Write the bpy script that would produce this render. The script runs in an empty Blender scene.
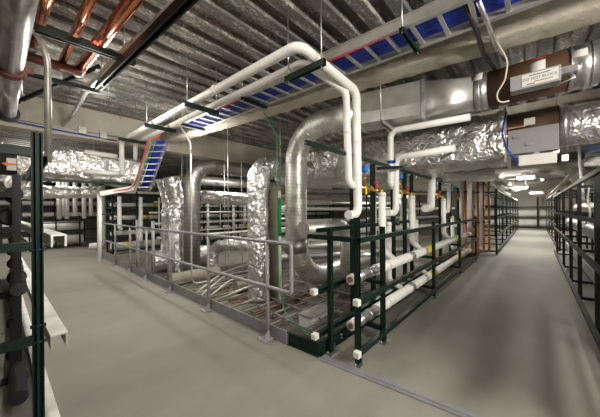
import bpy, bmesh, math, random
from mathutils import Vector, noise
random.seed(7)
C = bpy.context.scene.collection
V = Vector
PI = math.pi

# ---------------------------------------------------------------- camera
FPX, H, V0 = 262.0, 1.4, 210.4
YAW = math.atan(234 / 262.0)
ROLL = math.atan(4.2 / 526)
cr, sr = math.cos(ROLL), math.sin(ROLL)
Fw = V((math.cos(YAW), math.sin(YAW), 0))
Rt = V((math.sin(YAW), -math.cos(YAW), 0))
cam_d = bpy.data.cameras.new('camera')
cam_d.sensor_width = 36.0
cam_d.lens = 36.0 * FPX / 600
cam_d.shift_y = (V0 - 208.5) / 600
cam_d.clip_start = 0.05
cam_d.clip_end = 200
cam = bpy.data.objects.new('camera', cam_d)
C.objects.link(cam)
Zu = V((0, 0, 1))
ycam = Zu * cr + Rt * sr
xcam = Rt * cr - Zu * sr
zc = -Fw
from mathutils import Matrix
M4 = Matrix(((xcam.x, ycam.x, zc.x, 0), (xcam.y, ycam.y, zc.y, 0), (xcam.z, ycam.z, zc.z, H), (0, 0, 0, 1)))
cam.matrix_world = M4
bpy.context.scene.camera = cam


def ray(px, py):
    u = (px - 300) / FPX
    v = (V0 - py) / FPX
    l = u * cr + v * sr
    up = v * cr - u * sr
    return Fw + Rt * l + Zu * up


O = V((0, 0, H))


def onz(px, py, z):
    d = ray(px, py)
    return O + d * ((z - H) / d.z)


def onx(px, py, x):
    d = ray(px, py)
    return O + d * (x / d.x)


def ony(px, py, y):
    d = ray(px, py)
    return O + d * (y / d.y)


# ---------------------------------------------------------------- materials
def new_mat(name):
    m = bpy.data.materials.new(name)
    m.use_nodes = True
    nt = m.node_tree
    b = nt.nodes['Principled BSDF']
    return m, nt, b


def N(nt, t, **kw):
    n = nt.nodes.new(t)
    for k, v in kw.items():
        if k in n.inputs:
            n.inputs[k].default_value = v
        else:
            setattr(n, k, v)
    return n


def ramp(nt, fac, stops):
    r = nt.nodes.new('ShaderNodeValToRGB')
    nt.links.new(fac, r.inputs[0])
    e = r.color_ramp.elements
    while len(e) < len(stops):
        e.new(0.5)
    for i, (p, c) in enumerate(stops):
        e[i].position = p
        e[i].color = (c[0], c[1], c[2], 1)
    return r.outputs[0]


def simple(name, col, rough=0.5, metal=0.0, var=0.15, scale=8, bump=0.0, bscale=60, coat=0.0):
    m, nt, b = new_mat(name)
    tc = N(nt, 'ShaderNodeTexCoord')
    nz = N(nt, 'ShaderNodeTexNoise', Scale=scale, Detail=4.0)
    nt.links.new(tc.outputs['Object'], nz.inputs['Vector'])
    a = [max(0, c * (1 - var)) for c in col]
    z = [min(1, c * (1 + var)) for c in col]
    col_o = ramp(nt, nz.outputs[0], [(0.3, a), (0.7, z)])
    nt.links.new(col_o, b.inputs['Base Color'])
    b.inputs['Roughness'].default_value = rough
    b.inputs['Metallic'].default_value = metal
    b.inputs['Coat Weight'].default_value = coat
    if 'channel paint' in name: b.inputs['Specular IOR Level'].default_value = 0.3
    if bump:
        n2 = N(nt, 'ShaderNodeTexNoise', Scale=bscale, Detail=3.0)
        nt.links.new(tc.outputs['Object'], n2.inputs['Vector'])
        bp = N(nt, 'ShaderNodeBump', Strength=bump, Distance=0.02)
        nt.links.new(n2.outputs[0], bp.inputs['Height'])
        nt.links.new(bp.outputs[0], b.inputs['Normal'])
    return m


def m_floor():
    m, nt, b = new_mat('concrete floor')
    tc = N(nt, 'ShaderNodeTexCoord')
    mp = N(nt, 'ShaderNodeMapping')
    mp.inputs['Scale'].default_value = (0.55, 1.0, 1.0)
    nt.links.new(tc.outputs['Object'], mp.inputs[0])
    n1 = N(nt, 'ShaderNodeTexNoise', Scale=0.7, Detail=6.0, Roughness=0.6)
    n2 = N(nt, 'ShaderNodeTexNoise', Scale=4.0, Detail=8.0, Roughness=0.65)
    n3 = N(nt, 'ShaderNodeTexNoise', Scale=60.0, Detail=3.0)
    for n in (n1, n2, n3):
        nt.links.new(mp.outputs[0], n.inputs['Vector'])
    c1 = ramp(nt, n1.outputs[0], [(0.3, (0.205, 0.199, 0.170)), (0.7, (0.282, 0.274, 0.236))])
    c2 = ramp(nt, n2.outputs[0], [(0.3, (0.84, 0.835, 0.82)), (0.6, (1, 1, 1))])
    mx = N(nt, 'ShaderNodeMix', data_type='RGBA', blend_type='MULTIPLY')
    mx.inputs[0].default_value = 1.0
    nt.links.new(c1, mx.inputs[6])
    nt.links.new(c2, mx.inputs[7])
    nt.links.new(mx.outputs[2], b.inputs['Base Color'])
    r = ramp(nt, n2.outputs[0], [(0.3, (0.62,) * 3), (0.7, (0.8,) * 3)])
    nt.links.new(r, b.inputs['Roughness'])
    bp = N(nt, 'ShaderNodeBump', Strength=0.12, Distance=0.01)
    nt.links.new(n3.outputs[0], bp.inputs['Height'])
    nt.links.new(bp.outputs[0], b.inputs['Normal'])
    return m


def m_deck():
    m, nt, b = new_mat('sprayed steel deck')
    tc = N(nt, 'ShaderNodeTexCoord')
    mp = N(nt, 'ShaderNodeMapping')
    mp.inputs['Scale'].default_value = (1.0, 5.0, 5.0)
    nt.links.new(tc.outputs['Object'], mp.inputs[0])
    n1 = N(nt, 'ShaderNodeTexNoise', Scale=1.6, Detail=5.0, Roughness=0.7)
    nt.links.new(mp.outputs[0], n1.inputs['Vector'])
    n2 = N(nt, 'ShaderNodeTexNoise', Scale=26.0, Detail=5.0, Roughness=0.75)
    nt.links.new(tc.outputs['Object'], n2.inputs['Vector'])
    ad = N(nt, 'ShaderNodeMath', operation='ADD')
    mu = N(nt, 'ShaderNodeMath', operation='MULTIPLY')
    mu.inputs[1].default_value = 0.8
    nt.links.new(n2.outputs[0], mu.inputs[0])
    nt.links.new(n1.outputs[0], ad.inputs[0])
    nt.links.new(mu.outputs[0], ad.inputs[1])
    c = ramp(nt, ad.outputs[0], [(0.74, (0.14, 0.136, 0.125)), (0.95, (0.21, 0.203, 0.182)), (1.06, (0.50, 0.475, 0.425))])
    nt.links.new(c, b.inputs['Base Color'])
    b.inputs['Roughness'].default_value = 0.7
    b.inputs['Metallic'].default_value = 0.05
    bp = N(nt, 'ShaderNodeBump', Strength=0.5, Distance=0.01)
    nt.links.new(n2.outputs[0], bp.inputs['Height'])
    nt.links.new(bp.outputs[0], b.inputs['Normal'])
    return m


def m_duct(name, col=(0.82, 0.805, 0.77), rough=0.4, period=0.062, slant=0.062):
    """spiral seam sheet metal: seams follow the length of the duct (UV in metres)"""
    m, nt, b = new_mat(name)
    uv = N(nt, 'ShaderNodeUVMap')
    sx = N(nt, 'ShaderNodeSeparateXYZ')
    nt.links.new(uv.outputs[0], sx.inputs[0])
    m1 = N(nt, 'ShaderNodeMath', operation='MULTIPLY')
    m1.inputs[1].default_value = slant
    nt.links.new(sx.outputs[1], m1.inputs[0])
    a = N(nt, 'ShaderNodeMath', operation='ADD')
    nt.links.new(sx.outputs[0], a.inputs[0])
    nt.links.new(m1.outputs[0], a.inputs[1])
    d = N(nt, 'ShaderNodeMath', operation='DIVIDE')
    d.inputs[1].default_value = period
    nt.links.new(a.outputs[0], d.inputs[0])
    fr = N(nt, 'ShaderNodeMath', operation='FRACT')
    nt.links.new(d.outputs[0], fr.inputs[0])
    seam = ramp(nt, fr.outputs[0], [(0.0, (1, 1, 1)), (0.05, (1, 1, 1)), (0.12, (0, 0, 0)), (0.97, (0, 0, 0))])
    tc = N(nt, 'ShaderNodeTexCoord')
    nz = N(nt, 'ShaderNodeTexNoise', Scale=5.0, Detail=5.0)
    nt.links.new(tc.outputs['Object'], nz.inputs['Vector'])
    base = ramp(nt, nz.outputs[0], [(0.3, [c * 0.82 for c in col]), (0.7, [min(1, c * 1.1) for c in col])])
    mx = N(nt, 'ShaderNodeMix', data_type='RGBA')
    mx.inputs[7].default_value = (col[0] * 0.6, col[1] * 0.59, col[2] * 0.57, 1)
    nt.links.new(seam, mx.inputs[0])
    nt.links.new(base, mx.inputs[6])
    nt.links.new(mx.outputs[2], b.inputs['Base Color'])
    b.inputs['Metallic'].default_value = 0.9
    rr = ramp(nt, nz.outputs[0], [(0.3, (rough * 0.8,) * 3), (0.75, (rough * 1.5,) * 3)])
    nt.links.new(rr, b.inputs['Roughness'])
    bp = N(nt, 'ShaderNodeBump', Strength=0.4, Distance=0.006)
    nt.links.new(seam, bp.inputs['Height'])
    nt.links.new(bp.outputs[0], b.inputs['Normal'])
    return m


def m_foil():
    m, nt, b = new_mat('crinkled foil')
    tc = N(nt, 'ShaderNodeTexCoord')
    nz = N(nt, 'ShaderNodeTexNoise', Scale=3.5, Detail=2.0)
    nt.links.new(tc.outputs['Object'], nz.inputs['Vector'])
    vm = N(nt, 'ShaderNodeVectorMath', operation='MULTIPLY_ADD')
    vm.inputs[1].default_value = (0.55, 0.55, 0.55)
    nt.links.new(nz.outputs['Color'], vm.inputs[0])
    nt.links.new(tc.outputs['Object'], vm.inputs[2])
    v1 = N(nt, 'ShaderNodeTexVoronoi', Scale=6.0)
    v1.distance = 'CHEBYCHEV'
    v2 = N(nt, 'ShaderNodeTexVoronoi', Scale=15.0)
    v2.distance = 'MANHATTAN'
    nt.links.new(vm.outputs[0], v1.inputs['Vector'])
    nt.links.new(vm.outputs[0], v2.inputs['Vector'])
    ad = N(nt, 'ShaderNodeMath', operation='MULTIPLY_ADD')
    ad.inputs[1].default_value = 0.22
    nt.links.new(v2.outputs['Distance'], ad.inputs[0])
    nt.links.new(v1.outputs['Distance'], ad.inputs[2])
    bp = N(nt, 'ShaderNodeBump', Strength=0.5, Distance=0.075)
    nt.links.new(ad.outputs[0], bp.inputs['Height'])
    nt.links.new(bp.outputs[0], b.inputs['Normal'])
    b.inputs['Base Color'].default_value = (0.83, 0.82, 0.80, 1)
    b.inputs['Metallic'].default_value = 0.9
    b.inputs['Roughness'].default_value = 0.35
    return m


def m_foam():
    m, nt, b = new_mat('fireproofing')
    tc = N(nt, 'ShaderNodeTexCoord')
    nz = N(nt, 'ShaderNodeTexNoise', Scale=16.0, Detail=10.0, Roughness=0.78)
    n2 = N(nt, 'ShaderNodeTexNoise', Scale=5.0, Detail=9.0, Roughness=0.75)
    nt.links.new(tc.outputs['Object'], nz.inputs['Vector'])
    nt.links.new(tc.outputs['Object'], n2.inputs['Vector'])
    c = ramp(nt, n2.outputs[0], [(0.3, (0.60, 0.53, 0.43)), (0.7, (0.86, 0.80, 0.68))])
    nt.links.new(c, b.inputs['Base Color'])
    b.inputs['Roughness'].default_value = 0.95
    bp = N(nt, 'ShaderNodeBump', Strength=1.0, Distance=0.09)
    nt.links.new(nz.outputs[0], bp.inputs['Height'])
    nt.links.new(bp.outputs[0], b.inputs['Normal'])
    return m


def emis(name, col, s):
    m, nt, b = new_mat(name)
    b.inputs['Base Color'].default_value = (*col, 1)
    b.inputs['Emission Color'].default_value = (*col, 1)
    b.inputs['Emission Strength'].default_value = s
    return m


MT = dict(
    floor=m_floor(), deck=m_deck(), foam=m_foam(), foil=m_foil(),
    duct=m_duct('spiral duct metal'), ductplain=m_duct('smooth duct metal', period=1.2, slant=0.0, rough=0.36),
    duct_dim=m_duct('darker duct metal', col=(0.5, 0.49, 0.47), rough=0.4, period=0.1, slant=0.1),  # darker tone and wider seam spacing than the spiral duct metal
    wall=simple('sprayed wall', (0.56, 0.52, 0.44), 0.9, var=0.1, scale=3, bump=0.4, bscale=30),
    endwall=simple('pale wall', (0.62, 0.6, 0.54), 0.8, var=0.06, scale=2),
    batt=simple('brown batten', (0.20, 0.12, 0.08), 0.7, var=0.3),
    backwall=simple('grey block wall', (0.20, 0.19, 0.17), 0.85, var=0.15, scale=2),
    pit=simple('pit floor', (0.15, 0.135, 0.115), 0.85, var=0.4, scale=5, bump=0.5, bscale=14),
    white=simple('white pipe jacket', (0.86, 0.85, 0.81), 0.42, var=0.05, scale=6),
    whitef=simple('white fitting', (0.78, 0.76, 0.70), 0.5, var=0.06),
    green=simple('green channel paint', (0.004, 0.018, 0.012), 0.42, var=0.3, scale=14),
    black=simple('dark channel paint', (0.005, 0.008, 0.007), 0.45, var=0.3, scale=14),
    rail=simple('grey rail paint', (0.30, 0.30, 0.315), 0.42, var=0.1, scale=10, coat=0.15),
    curb=simple('grey curb paint', (0.22, 0.22, 0.235), 0.5, var=0.15, scale=6),
    galv=simple('galvanised steel', (0.60, 0.60, 0.60), 0.34, 0.9, var=0.2, scale=20),
    pitc=simple('dark conduit', (0.26, 0.25, 0.225), 0.5, 0.4, var=0.3, scale=6),  # darker conduit tone used in the pit
    galvd=simple('dull conduit', (0.55, 0.54, 0.50), 0.45, 0.6, var=0.15, scale=12),
    sheet=simple('galvanised sheet', (0.62, 0.61, 0.58), 0.42, 0.8, var=0.2, scale=5),
    copper=simple('copper', (0.80, 0.30, 0.16), 0.2, 1.0, var=0.12, scale=3),
    copperd=simple('dull copper', (0.42, 0.16, 0.07), 0.42, 0.55, var=0.3, scale=7),
    brown=simple('brown sleeve', (0.075, 0.036, 0.018), 0.6, var=0.15, scale=3),
    rust=simple('rust red primer', (0.13, 0.03, 0.02), 0.55, var=0.3, scale=18),
    blue=simple('blue cable', (0.012, 0.040, 0.42), 0.45, var=0.25, scale=20),
    bluev=simple('blue actuator', (0.03, 0.17, 0.62), 0.4, var=0.05),
    red=simple('red cable', (0.62, 0.045, 0.05), 0.45, var=0.1),
    grn=simple('green cable', (0.01, 0.30, 0.11), 0.45, var=0.1),
    yel=simple('yellow label', (0.75, 0.62, 0.02), 0.5, var=0.08),
    brass=simple('brass', (0.66, 0.42, 0.13), 0.32, 0.9, var=0.2, scale=25),
    dark=simple('dark rubber', (0.02, 0.02, 0.022), 0.55, var=0.2),
    boxg=simple('grey box', (0.33, 0.32, 0.335), 0.5, var=0.05),
    paper=simple('paper label', (0.70, 0.68, 0.64), 0.6, var=0.06, scale=30),
    ink=simple('dark ink', (0.03, 0.03, 0.035), 0.6, var=0.05),
    orange=simple('orange ink', (0.8, 0.2, 0.03), 0.6, var=0.05),
    tube=emis('lit diffuser', (1.0, 0.97, 0.9), 3.0),
    redlit=emis('lit red', (1.0, 0.12, 0.10), 2.5),
    tan=simple('tan insulation', (0.27, 0.24, 0.19), 0.7, var=0.1, scale=4),
)

# ---------------------------------------------------------------- mesh builder
WORLD = {}


class MB:
    def __init__(s):
        s.v = []
        s.f = []
        s.uv = []
        s.sm = []

    def face(s, idx, uvs=None, smooth=False):
        s.f.append(idx)
        s.uv.append(uvs or [(0, 0)] * len(idx))
        s.sm.append(smooth)

    def box(s, a, b):
        x0, x1 = sorted((a[0], b[0])); y0, y1 = sorted((a[1], b[1])); z0, z1 = sorted((a[2], b[2]))
        n = len(s.v)
        s.v += [V(p) for p in ((x0, y0, z0), (x1, y0, z0), (x1, y1, z0), (x0, y1, z0), (x0, y0, z1), (x1, y0, z1), (x1, y1, z1), (x0, y1, z1))]
        for q in ((0, 3, 2, 1), (4, 5, 6, 7), (0, 1, 5, 4), (1, 2, 6, 5), (2, 3, 7, 6), (3, 0, 4, 7)):
            s.face([n + i for i in q])
        return s

    def prism(s, prof, p0, p1, up=None):
        """extrude a 2D profile [(a,b)] from p0 to p1; a along side, b along up"""
        p0, p1 = V(p0), V(p1)
        d = (p1 - p0).normalized()
        up = V(up) if up else (V((0, 0, 1)) if abs(d.z) < 0.9 else V((0, 1, 0)))
        side = d.cross(up).normalized()
        up = side.cross(d).normalized()
        n = len(s.v)
        k = len(prof)
        for p in (p0, p1):
            for a, b in prof:
                s.v.append(p + side * a + up * b)
        for i in range(k):
            j = (i + 1) % k
            s.face([n + i, n + j, n + k + j, n + k + i])
        s.face([n + i for i in range(k)][::-1])
        s.face([n + k + i for i in range(k)])
        return s

    def bar(s, p0, p1, w, h, up=None):
        return s.prism([(-w / 2, -h / 2), (w / 2, -h / 2), (w / 2, h / 2), (-w / 2, h / 2)], p0, p1, up)

    def strut(s, p0, p1, w=0.041, h=0.041, up=None):
        """lipped C channel, open along -up"""
        t = 0.005
        l = w * 0.24
        P = [(-w / 2, h / 2), (-w / 2, -h / 2), (-w / 2 + l, -h / 2), (-w / 2 + l, -h / 2 + t * 1.6), (-w / 2 + t, -h / 2 + t * 1.6),
             (-w / 2 + t, h / 2 - t), (w / 2 - t, h / 2 - t), (w / 2 - t, -h / 2 + t * 1.6), (w / 2 - l, -h / 2 + t * 1.6), (w / 2 - l, -h / 2),
             (w / 2, -h / 2), (w / 2, h / 2)]
        return s.prism(P, p0, p1, up)

    def tube(s, pts, r, seg=16, bend=0.0, bres=8, step=0.0, disp=0.0, caps=True, rings=0.0, prof=None, dscale=7.0):
        pts = [V(p) for p in pts]
        path = fillet(pts, bend, bres)
        if step:
            q = [path[0]]
            for a, b in zip(path, path[1:]):
                n = max(1, int((b - a).length / step))
                for i in range(1, n + 1):
                    q.append(a.lerp(b, i / n))
            path = q
        fr = frames(path)
        n0 = len(s.v)
        u = 0.0
        us = []
        for i, (p, (d, a, b)) in enumerate(zip(path, fr)):
            if i:
                u += (p - path[i - 1]).length
            us.append(u)
            rr = r(i / max(1, len(path) - 1)) if callable(r) else r
            k0 = 1.0
            if 0 < i < len(path) - 1:
                d1 = (path[i] - path[i - 1]).normalized(); d2 = (path[i + 1] - path[i]).normalized()
                k0 = 1 / max(0.5, math.cos(d1.angle(d2, 0) / 2))
            for j in range(seg):
                th = 2 * PI * j / seg
                c, sn = math.cos(th), math.sin(th)
                if prof:
                    pa, pb = prof
                    e = 0.35
                    ca = math.copysign(abs(c) ** e, c) * pa
                    sb = math.copysign(abs(sn) ** e, sn) * pb
                    o = a * ca + b * sb
                else:
                    o = (a * c + b * sn) * rr
                P = p + o
                if disp:
                    g = noise.noise(P * dscale) * 0.6 + abs(noise.noise(P * dscale * 2.3 + V((5, 3, 1)))) * 0.8 + 0.4 * noise.noise(P * dscale * 5)
                    P = P + o.normalized() * disp * g
                s.v.append(P)
        for i in range(len(path) - 1):
            for j in range(seg):
                k = (j + 1) % seg
                s.face([n0 + i * seg + j, n0 + i * seg + k, n0 + (i + 1) * seg + k, n0 + (i + 1) * seg + j],
                       [(us[i], j / seg), (us[i], (j + 1) / seg), (us[i + 1], (j + 1) / seg), (us[i + 1], j / seg)], True)
        if caps:
            s.face([n0 + j for j in range(seg)][::-1])
            e = n0 + (len(path) - 1) * seg
            s.face([e + j for j in range(seg)])
        if rings:
            for p, (d, a, b) in zip(path[1:-1], fr[1:-1]):
                s.ring(p, d, r * 1.012, rings)
        return s

    def ring(s, p, d, r, w):
        p = V(p); d = V(d).normalized()
        return s.tube([p - d * w / 2, p + d * w / 2], r, 24)

    def disc(s, p, d, r, w, seg=20):
        p = V(p); d = V(d).normalized()
        return s.tube([p - d * w / 2, p + d * w / 2], r, seg)

    def ball(s, c, r, seg=10):
        n0 = len(s.v)
        c = V(c)
        rows = seg // 2
        for i in range(rows + 1):
            ph = PI * i / rows
            for j in range(seg):
                th = 2 * PI * j / seg
                s.v.append(c + V((math.sin(ph) * math.cos(th), math.sin(ph) * math.sin(th), math.cos(ph))) * r)
        for i in range(rows):
            for j in range(seg):
                k = (j + 1) % seg
                s.face([n0 + i * seg + j, n0 + i * seg + k, n0 + (i + 1) * seg + k, n0 + (i + 1) * seg + j], None, True)
        return s

    def build(s, name, mat, parent=None, label=None, bevel=0.0):
        lo = V((min(v.x for v in s.v), min(v.y for v in s.v), min(v.z for v in s.v)))
        hi = V((max(v.x for v in s.v), max(v.y for v in s.v), max(v.z for v in s.v)))
        c = V(((lo.x + hi.x) / 2, (lo.y + hi.y) / 2, lo.z))
        me = bpy.data.meshes.new(name)
        me.from_pydata([tuple(v - c) for v in s.v], [], s.f)
        uvl = me.uv_layers.new(name='UVMap')
        i = 0
        for fuv in s.uv:
            for t in fuv:
                uvl.data[i].uv = t
                i += 1
        me.polygons.foreach_set('use_smooth', s.sm)
        me.materials.append(MT[mat] if isinstance(mat, str) else mat)
        bm = bmesh.new()
        bm.from_mesh(me)
        bmesh.ops.recalc_face_normals(bm, faces=bm.faces)
        bm.to_mesh(me)
        bm.free()
        o = bpy.data.objects.new(name, me)
        C.objects.link(o)
        WORLD[o.name] = c
        o.location = c
        if parent:
            o.parent = parent
            o.location = c - WORLD[parent.name]
        if label:
            o['label'] = label
        if bevel:
            md = o.modifiers.new('bevel', 'BEVEL')
            md.width = bevel
            md.segments = 2
            md.limit_method = 'ANGLE'
        return o


def fillet(pts, bend, bres):
    if not bend or len(pts) < 3:
        return pts
    out = [pts[0]]
    for a, p, b in zip(pts, pts[1:], pts[2:]):
        d1 = (p - a); d2 = (b - p)
        ang = d1.angle(d2, 0)
        if ang < 0.03:
            out.append(p)
            continue
        t = min(bend * math.tan(ang / 2), d1.length * 0.49, d2.length * 0.49)
        R = t / math.tan(ang / 2)
        d1 = d1.normalized(); d2 = d2.normalized()
        s = p - d1 * t
        nrm = (d2 - d1 * d1.dot(d2)).normalized()
        c = s + nrm * R
        for i in range(bres + 1):
            f = ang * i / bres
            out.append(c - nrm * R * math.cos(f) + d1 * R * math.sin(f))
    out.append(pts[-1])
    return out


def frames(path):
    res = []
    n = len(path)
    a = None
    for i in range(n):
        if i == 0: d = path[1] - path[0]
        elif i == n - 1: d = path[-1] - path[-2]
        else: d = (path[i] - path[i - 1]).normalized() + (path[i + 1] - path[i]).normalized()
        d = d.normalized()
        if a is None:
            up = V((0, 0, 1)) if abs(d.z) < 0.9 else V((0, 1, 0))
            a = d.cross(up).normalized()
        else:
            a = (a - d * a.dot(d))
            a.normalize()
        res.append((d, a, d.cross(a).normalized()))
    return res


def tag(o, label, cat, group=None, kind=None):
    o['label'] = label
    o['category'] = cat
    if group: o['group'] = group
    if kind: o['kind'] = kind
    return o


def thing(name, label, cat, loc=(0, 0, 0), group=None):
    o = bpy.data.objects.new(name, None)
    C.objects.link(o)
    o.empty_display_size = 0.1
    o.location = loc
    WORLD[o.name] = V(loc)
    return tag(o, label, cat, group)


def struct(o):
    o['kind'] = 'structure'
    return o


def dup(root, delta, label, group=None):
    """copy a thing with its parts and sub-parts, moved by delta"""
    r = root.copy()
    C.objects.link(r)
    r.location = root.location + V(delta)
    WORLD[r.name] = r.location.copy()
    r['label'] = label
    if group: r['group'] = group
    for ch in list(root.children):
        c = ch.copy(); C.objects.link(c); c.parent = r
        for g in list(ch.children):
            d = g.copy(); C.objects.link(d); d.parent = c
    return r


# ================================================================ SETTING
PX0, PX1, PY0, PY1, PZ = 1.95, 9.2, 1.53, 9.9, -0.30
RX0, RX1, RY0, RY1, CZ = -3.2, 25.6, -2.9, 17.5, 3.55
m = MB()
m.box((RX0, RY0, -0.5), (PX0, RY1, 0)).box((PX0, RY0, -0.5), (RX1, PY0, 0)).box((PX0, PY1, -0.5), (RX1, RY1, 0)).box((PX1, PY0, -0.5), (RX1, PY1, 0))
struct(m.build('floor', 'floor'))
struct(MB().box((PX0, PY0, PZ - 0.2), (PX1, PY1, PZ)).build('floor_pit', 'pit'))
# ribbed deck, ribs run along x
m = MB()
per = 0.30
y = RY0
prof = []
while y < RY1:
    prof += [(y, CZ), (y + 0.14, CZ), (y + 0.165, CZ + 0.075), (y + 0.275, CZ + 0.075)]
    y += per
prof.append((y, CZ))
n0 = len(m.v)
for (yy, zz) in prof:
    m.v += [V((RX0, yy, zz)), V((RX1, yy, zz))]
for i in range(len(prof) - 1):
    m.face([n0 + 2 * i, n0 + 2 * i + 1, n0 + 2 * i + 3, n0 + 2 * i + 2])
m.box((RX0, RY0, CZ + 0.11), (RX1, RY1 + 0.3, CZ + 0.2))
struct(m.build('ceiling', 'deck'))
struct(MB().box((RX0 - 0.2, RY0, -0.5), (RX0, RY1, CZ + 0.1)).build('wall_left', 'wall'))
struct(MB().box((RX0, RY1, -0.5), (RX1, RY1 + 0.2, CZ + 0.1)).build('wall_back', 'backwall'))
struct(MB().box((RX1, RY0, -0.5), (RX1 + 0.2, RY1, CZ + 0.1)).build('wall_right', 'endwall'))
struct(MB().box((RX0, RY0 - 0.2, -0.5), (RX1, RY0, CZ + 0.1)).build('wall_front', 'wall'))
# hanging wall above the ducts
m = MB().box((RX0, 6.9, 2.96), (7.5, 7.1, CZ)).box((RX0, 6.86, 2.92), (7.5, 7.12, 2.97))
struct(m.build('wall_upper', 'wall'))
# expansion joint strip in the floor
m = MB().bar((1.98, 1.5, 0.003), (2.14, -0.5, 0.003), 0.09, 0.012).bar((1.98, 1.5, 0.008), (2.14, -0.5, 0.008), 0.025, 0.012)
struct(m.build('trim_1', 'curb'))

p_ = onz(88, 287.5, 0.0)
struct(MB().bar((-1.5, p_.y + 0.03, 0.001), (PX0 - 0.02, p_.y, 0.001), 0.012, 0.003).build('trim_2', 'curb'))

# ================================================================ STEEL BEAM
t = thing('ceiling_beam', 'cream fireproofed steel beam under the deck beside the blue cable tray', 'beam', (3.3, 2, 3.15))
def bx(yv): return 3.63 - 0.118 * yv
y0, y1 = -2.8, 6.85
m = MB()
m.tube([(bx(y0) - 0.11, y0, 3.19), (bx(y1) - 0.11, y1, 3.19)], 0.1, 40, step=0.06, disp=0.03, prof=(0.16, 0.055), dscale=8)
m.build('bottom_flange', 'foam', t)
MB().bar((bx(y0) - 0.11, y0, 3.39), (bx(y1) - 0.11, y1, 3.39), 0.09, 0.31).build('web', 'foam', t)

t = thing('ceiling_beam', 'cream fireproofed beam deeper in the room above the lower damper', 'beam', (7, 2, 3.2))
MB().tube([(7.2, -2.8, 3.26), (7.0, 4.6, 3.26)], 0.1, 24, step=0.1, disp=0.02, prof=(0.17, 0.06), dscale=6).build('bottom_flange', 'foam', t)
MB().bar((7.2, -2.8, 3.42), (7.0, 4.6, 3.42), 0.09, 0.26).build('web', 'foam', t)

# ================================================================ GUARD RAIL
t = thing('guard_railing', 'grey painted steel guard railing along the left walkway', 'railing', (1.91, 6, 0))
GX = 1.905
rr = 0.021
MB().tube([(GX, 10.0, 1.06), (GX, 1.825, 1.06), (GX, 1.825, 0.565), (GX, 10.0, 0.565)], rr, 14, bend=0.03, bres=4).build('rail_loop', 'rail', t)
for i, yy in enumerate([2.19, 3.45, 4.75, 5.93, 7.0, 8.24, 9.75]):
    p = MB().tube([(GX, yy, 0.0), (GX, yy, 1.06)], rr, 14).build('post', 'rail', t)
    b_ = MB().box((GX - 0.10, yy - 0.06, 0.001), (GX + 0.03, yy + 0.06, 0.014))
    b_.build('base_plate', 'rail', p)
    MB().prism([(-0.07, 0), (0.0, 0), (0.0, 0.085), (-0.03, 0.085), (-0.06, 0.05)], (GX - 0.015, yy - 0.05, 0.014), (GX - 0.015, yy - 0.04, 0.014)).build('gusset', 'rail', p)
    for dx in (-0.08, 0.012):
        for dy in (-0.045, 0.045):
            MB().tube([(GX + dx, yy + dy, 0.014), (GX + dx, yy + dy, 0.026)], 0.008, 6).build('anchor_bolt', 'galv', p)
MB().bar((GX + 0.032, 10.0, 0.075), (GX + 0.032, 1.93, 0.075), 0.012, 0.135).build('kick_plate', 'curb', t)

# green curb channel closing the corner of the pit
t = thing('curb_channel', 'dark green steel curb channel around the corner of the pit', 'curb', (2.1, 1.6, 0))
MB().prism([(-0.012, 0), (0.02, 0), (0.02, 0.012), (0, 0.012), (0, 0.122), (0.02, 0.122), (0.02, 0.134), (-0.012, 0.134)], (1.955, 1.925, 0.0), (1.99, 1.545, 0.0)).build('short_side', 'green', t)
MB().prism([(-0.012, 0), (0.02, 0), (0.02, 0.012), (0, 0.012), (0, 0.122), (0.02, 0.122), (0.02, 0.134), (-0.012, 0.134)], (1.99, 1.545, 0.0), (8.6, 1.545, 0.0)).build('long_side', 'green', t)
for i in range(8):
    for z in (0.05, 0.085):
        MB().disc((2.35 + i * 0.45, 1.526, z), (0, 1, 0), 0.012, 0.014, 8).build('bolt_head', 'galv', t)

# ================================================================ MAIN PIPE RACK
t = thing('pipe_rack', 'dark green channel pipe rack carrying white pipes along the right aisle', 'rack', (5, 1.4, 0))
S = 0.044
fposts = [(2.12, 1.33), (2.65, 1.22), (4.54, 1.2), (6.5, 1.2), (8.6, 1.2)]
def foot(x, y, par):
    m = MB().box((x - 0.07, y - 0.05, 0.001), (x + 0.07, y + 0.05, 0.009)).box((x + 0.025, y - 0.03, 0.009), (x + 0.033, y + 0.03, 0.09))
    for dx in (-0.05, 0.05):
        m.tube([(x + dx, y, 0.009), (x + dx, y, 0.028)], 0.009, 6)
    m.build('post_base', 'galv', par)
for x, z in fposts:
    p = MB().strut((x, 1.2, 0.008), (x, 1.2, z), S, S, up=(0, 1, 0)).build('post', 'green', t)
    foot(x, 1.2, p)
# short rear posts
for x, z in [(2.12, 1.22)]:
    p = MB().strut((x, 1.5, 0.008), (x, 1.5, z), S, S, up=(0, -1, 0)).build('post', 'green', t)
    foot(x, 1.5, p)
for z, x0 in ((1.13, 2.06), (0.595, 2.05), (0.145, 2.05)):
    rl = MB().strut((x0, 1.152, z), (8.7, 1.152, z), S, S, up=(0, -1, 0)).build('rail', 'green', t)
    if z < 1:
        MB().box((x0 - 0.055, 1.152 - 0.028, z - 0.028), (x0 + 0.0, 1.152 + 0.028, z + 0.028)).build('end_cap', 'whitef', rl, 'white plastic rail end cap', bevel=0.006)
for py, xx in ((291, 316), (335, 317)):
    a = ony(xx, py, 1.56)
    rl = MB().strut((a.x, 1.56, a.z), (8.6, 1.56, a.z), S, S, up=(0, 1, 0)).build('rail', 'green', t)
    MB().box((a.x - 0.06, 1.56 - 0.028, a.z - 0.028), (a.x, 1.56 + 0.028, a.z + 0.028)).build('end_cap', 'whitef', rl, 'white plastic rail end cap', bevel=0.006)
MB().strut((2.1, 1.18, 1.13), (2.1, 1.76, 1.13), S, S, up=(0, 0, 1)).build('cross_arm', 'green', t)
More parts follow.
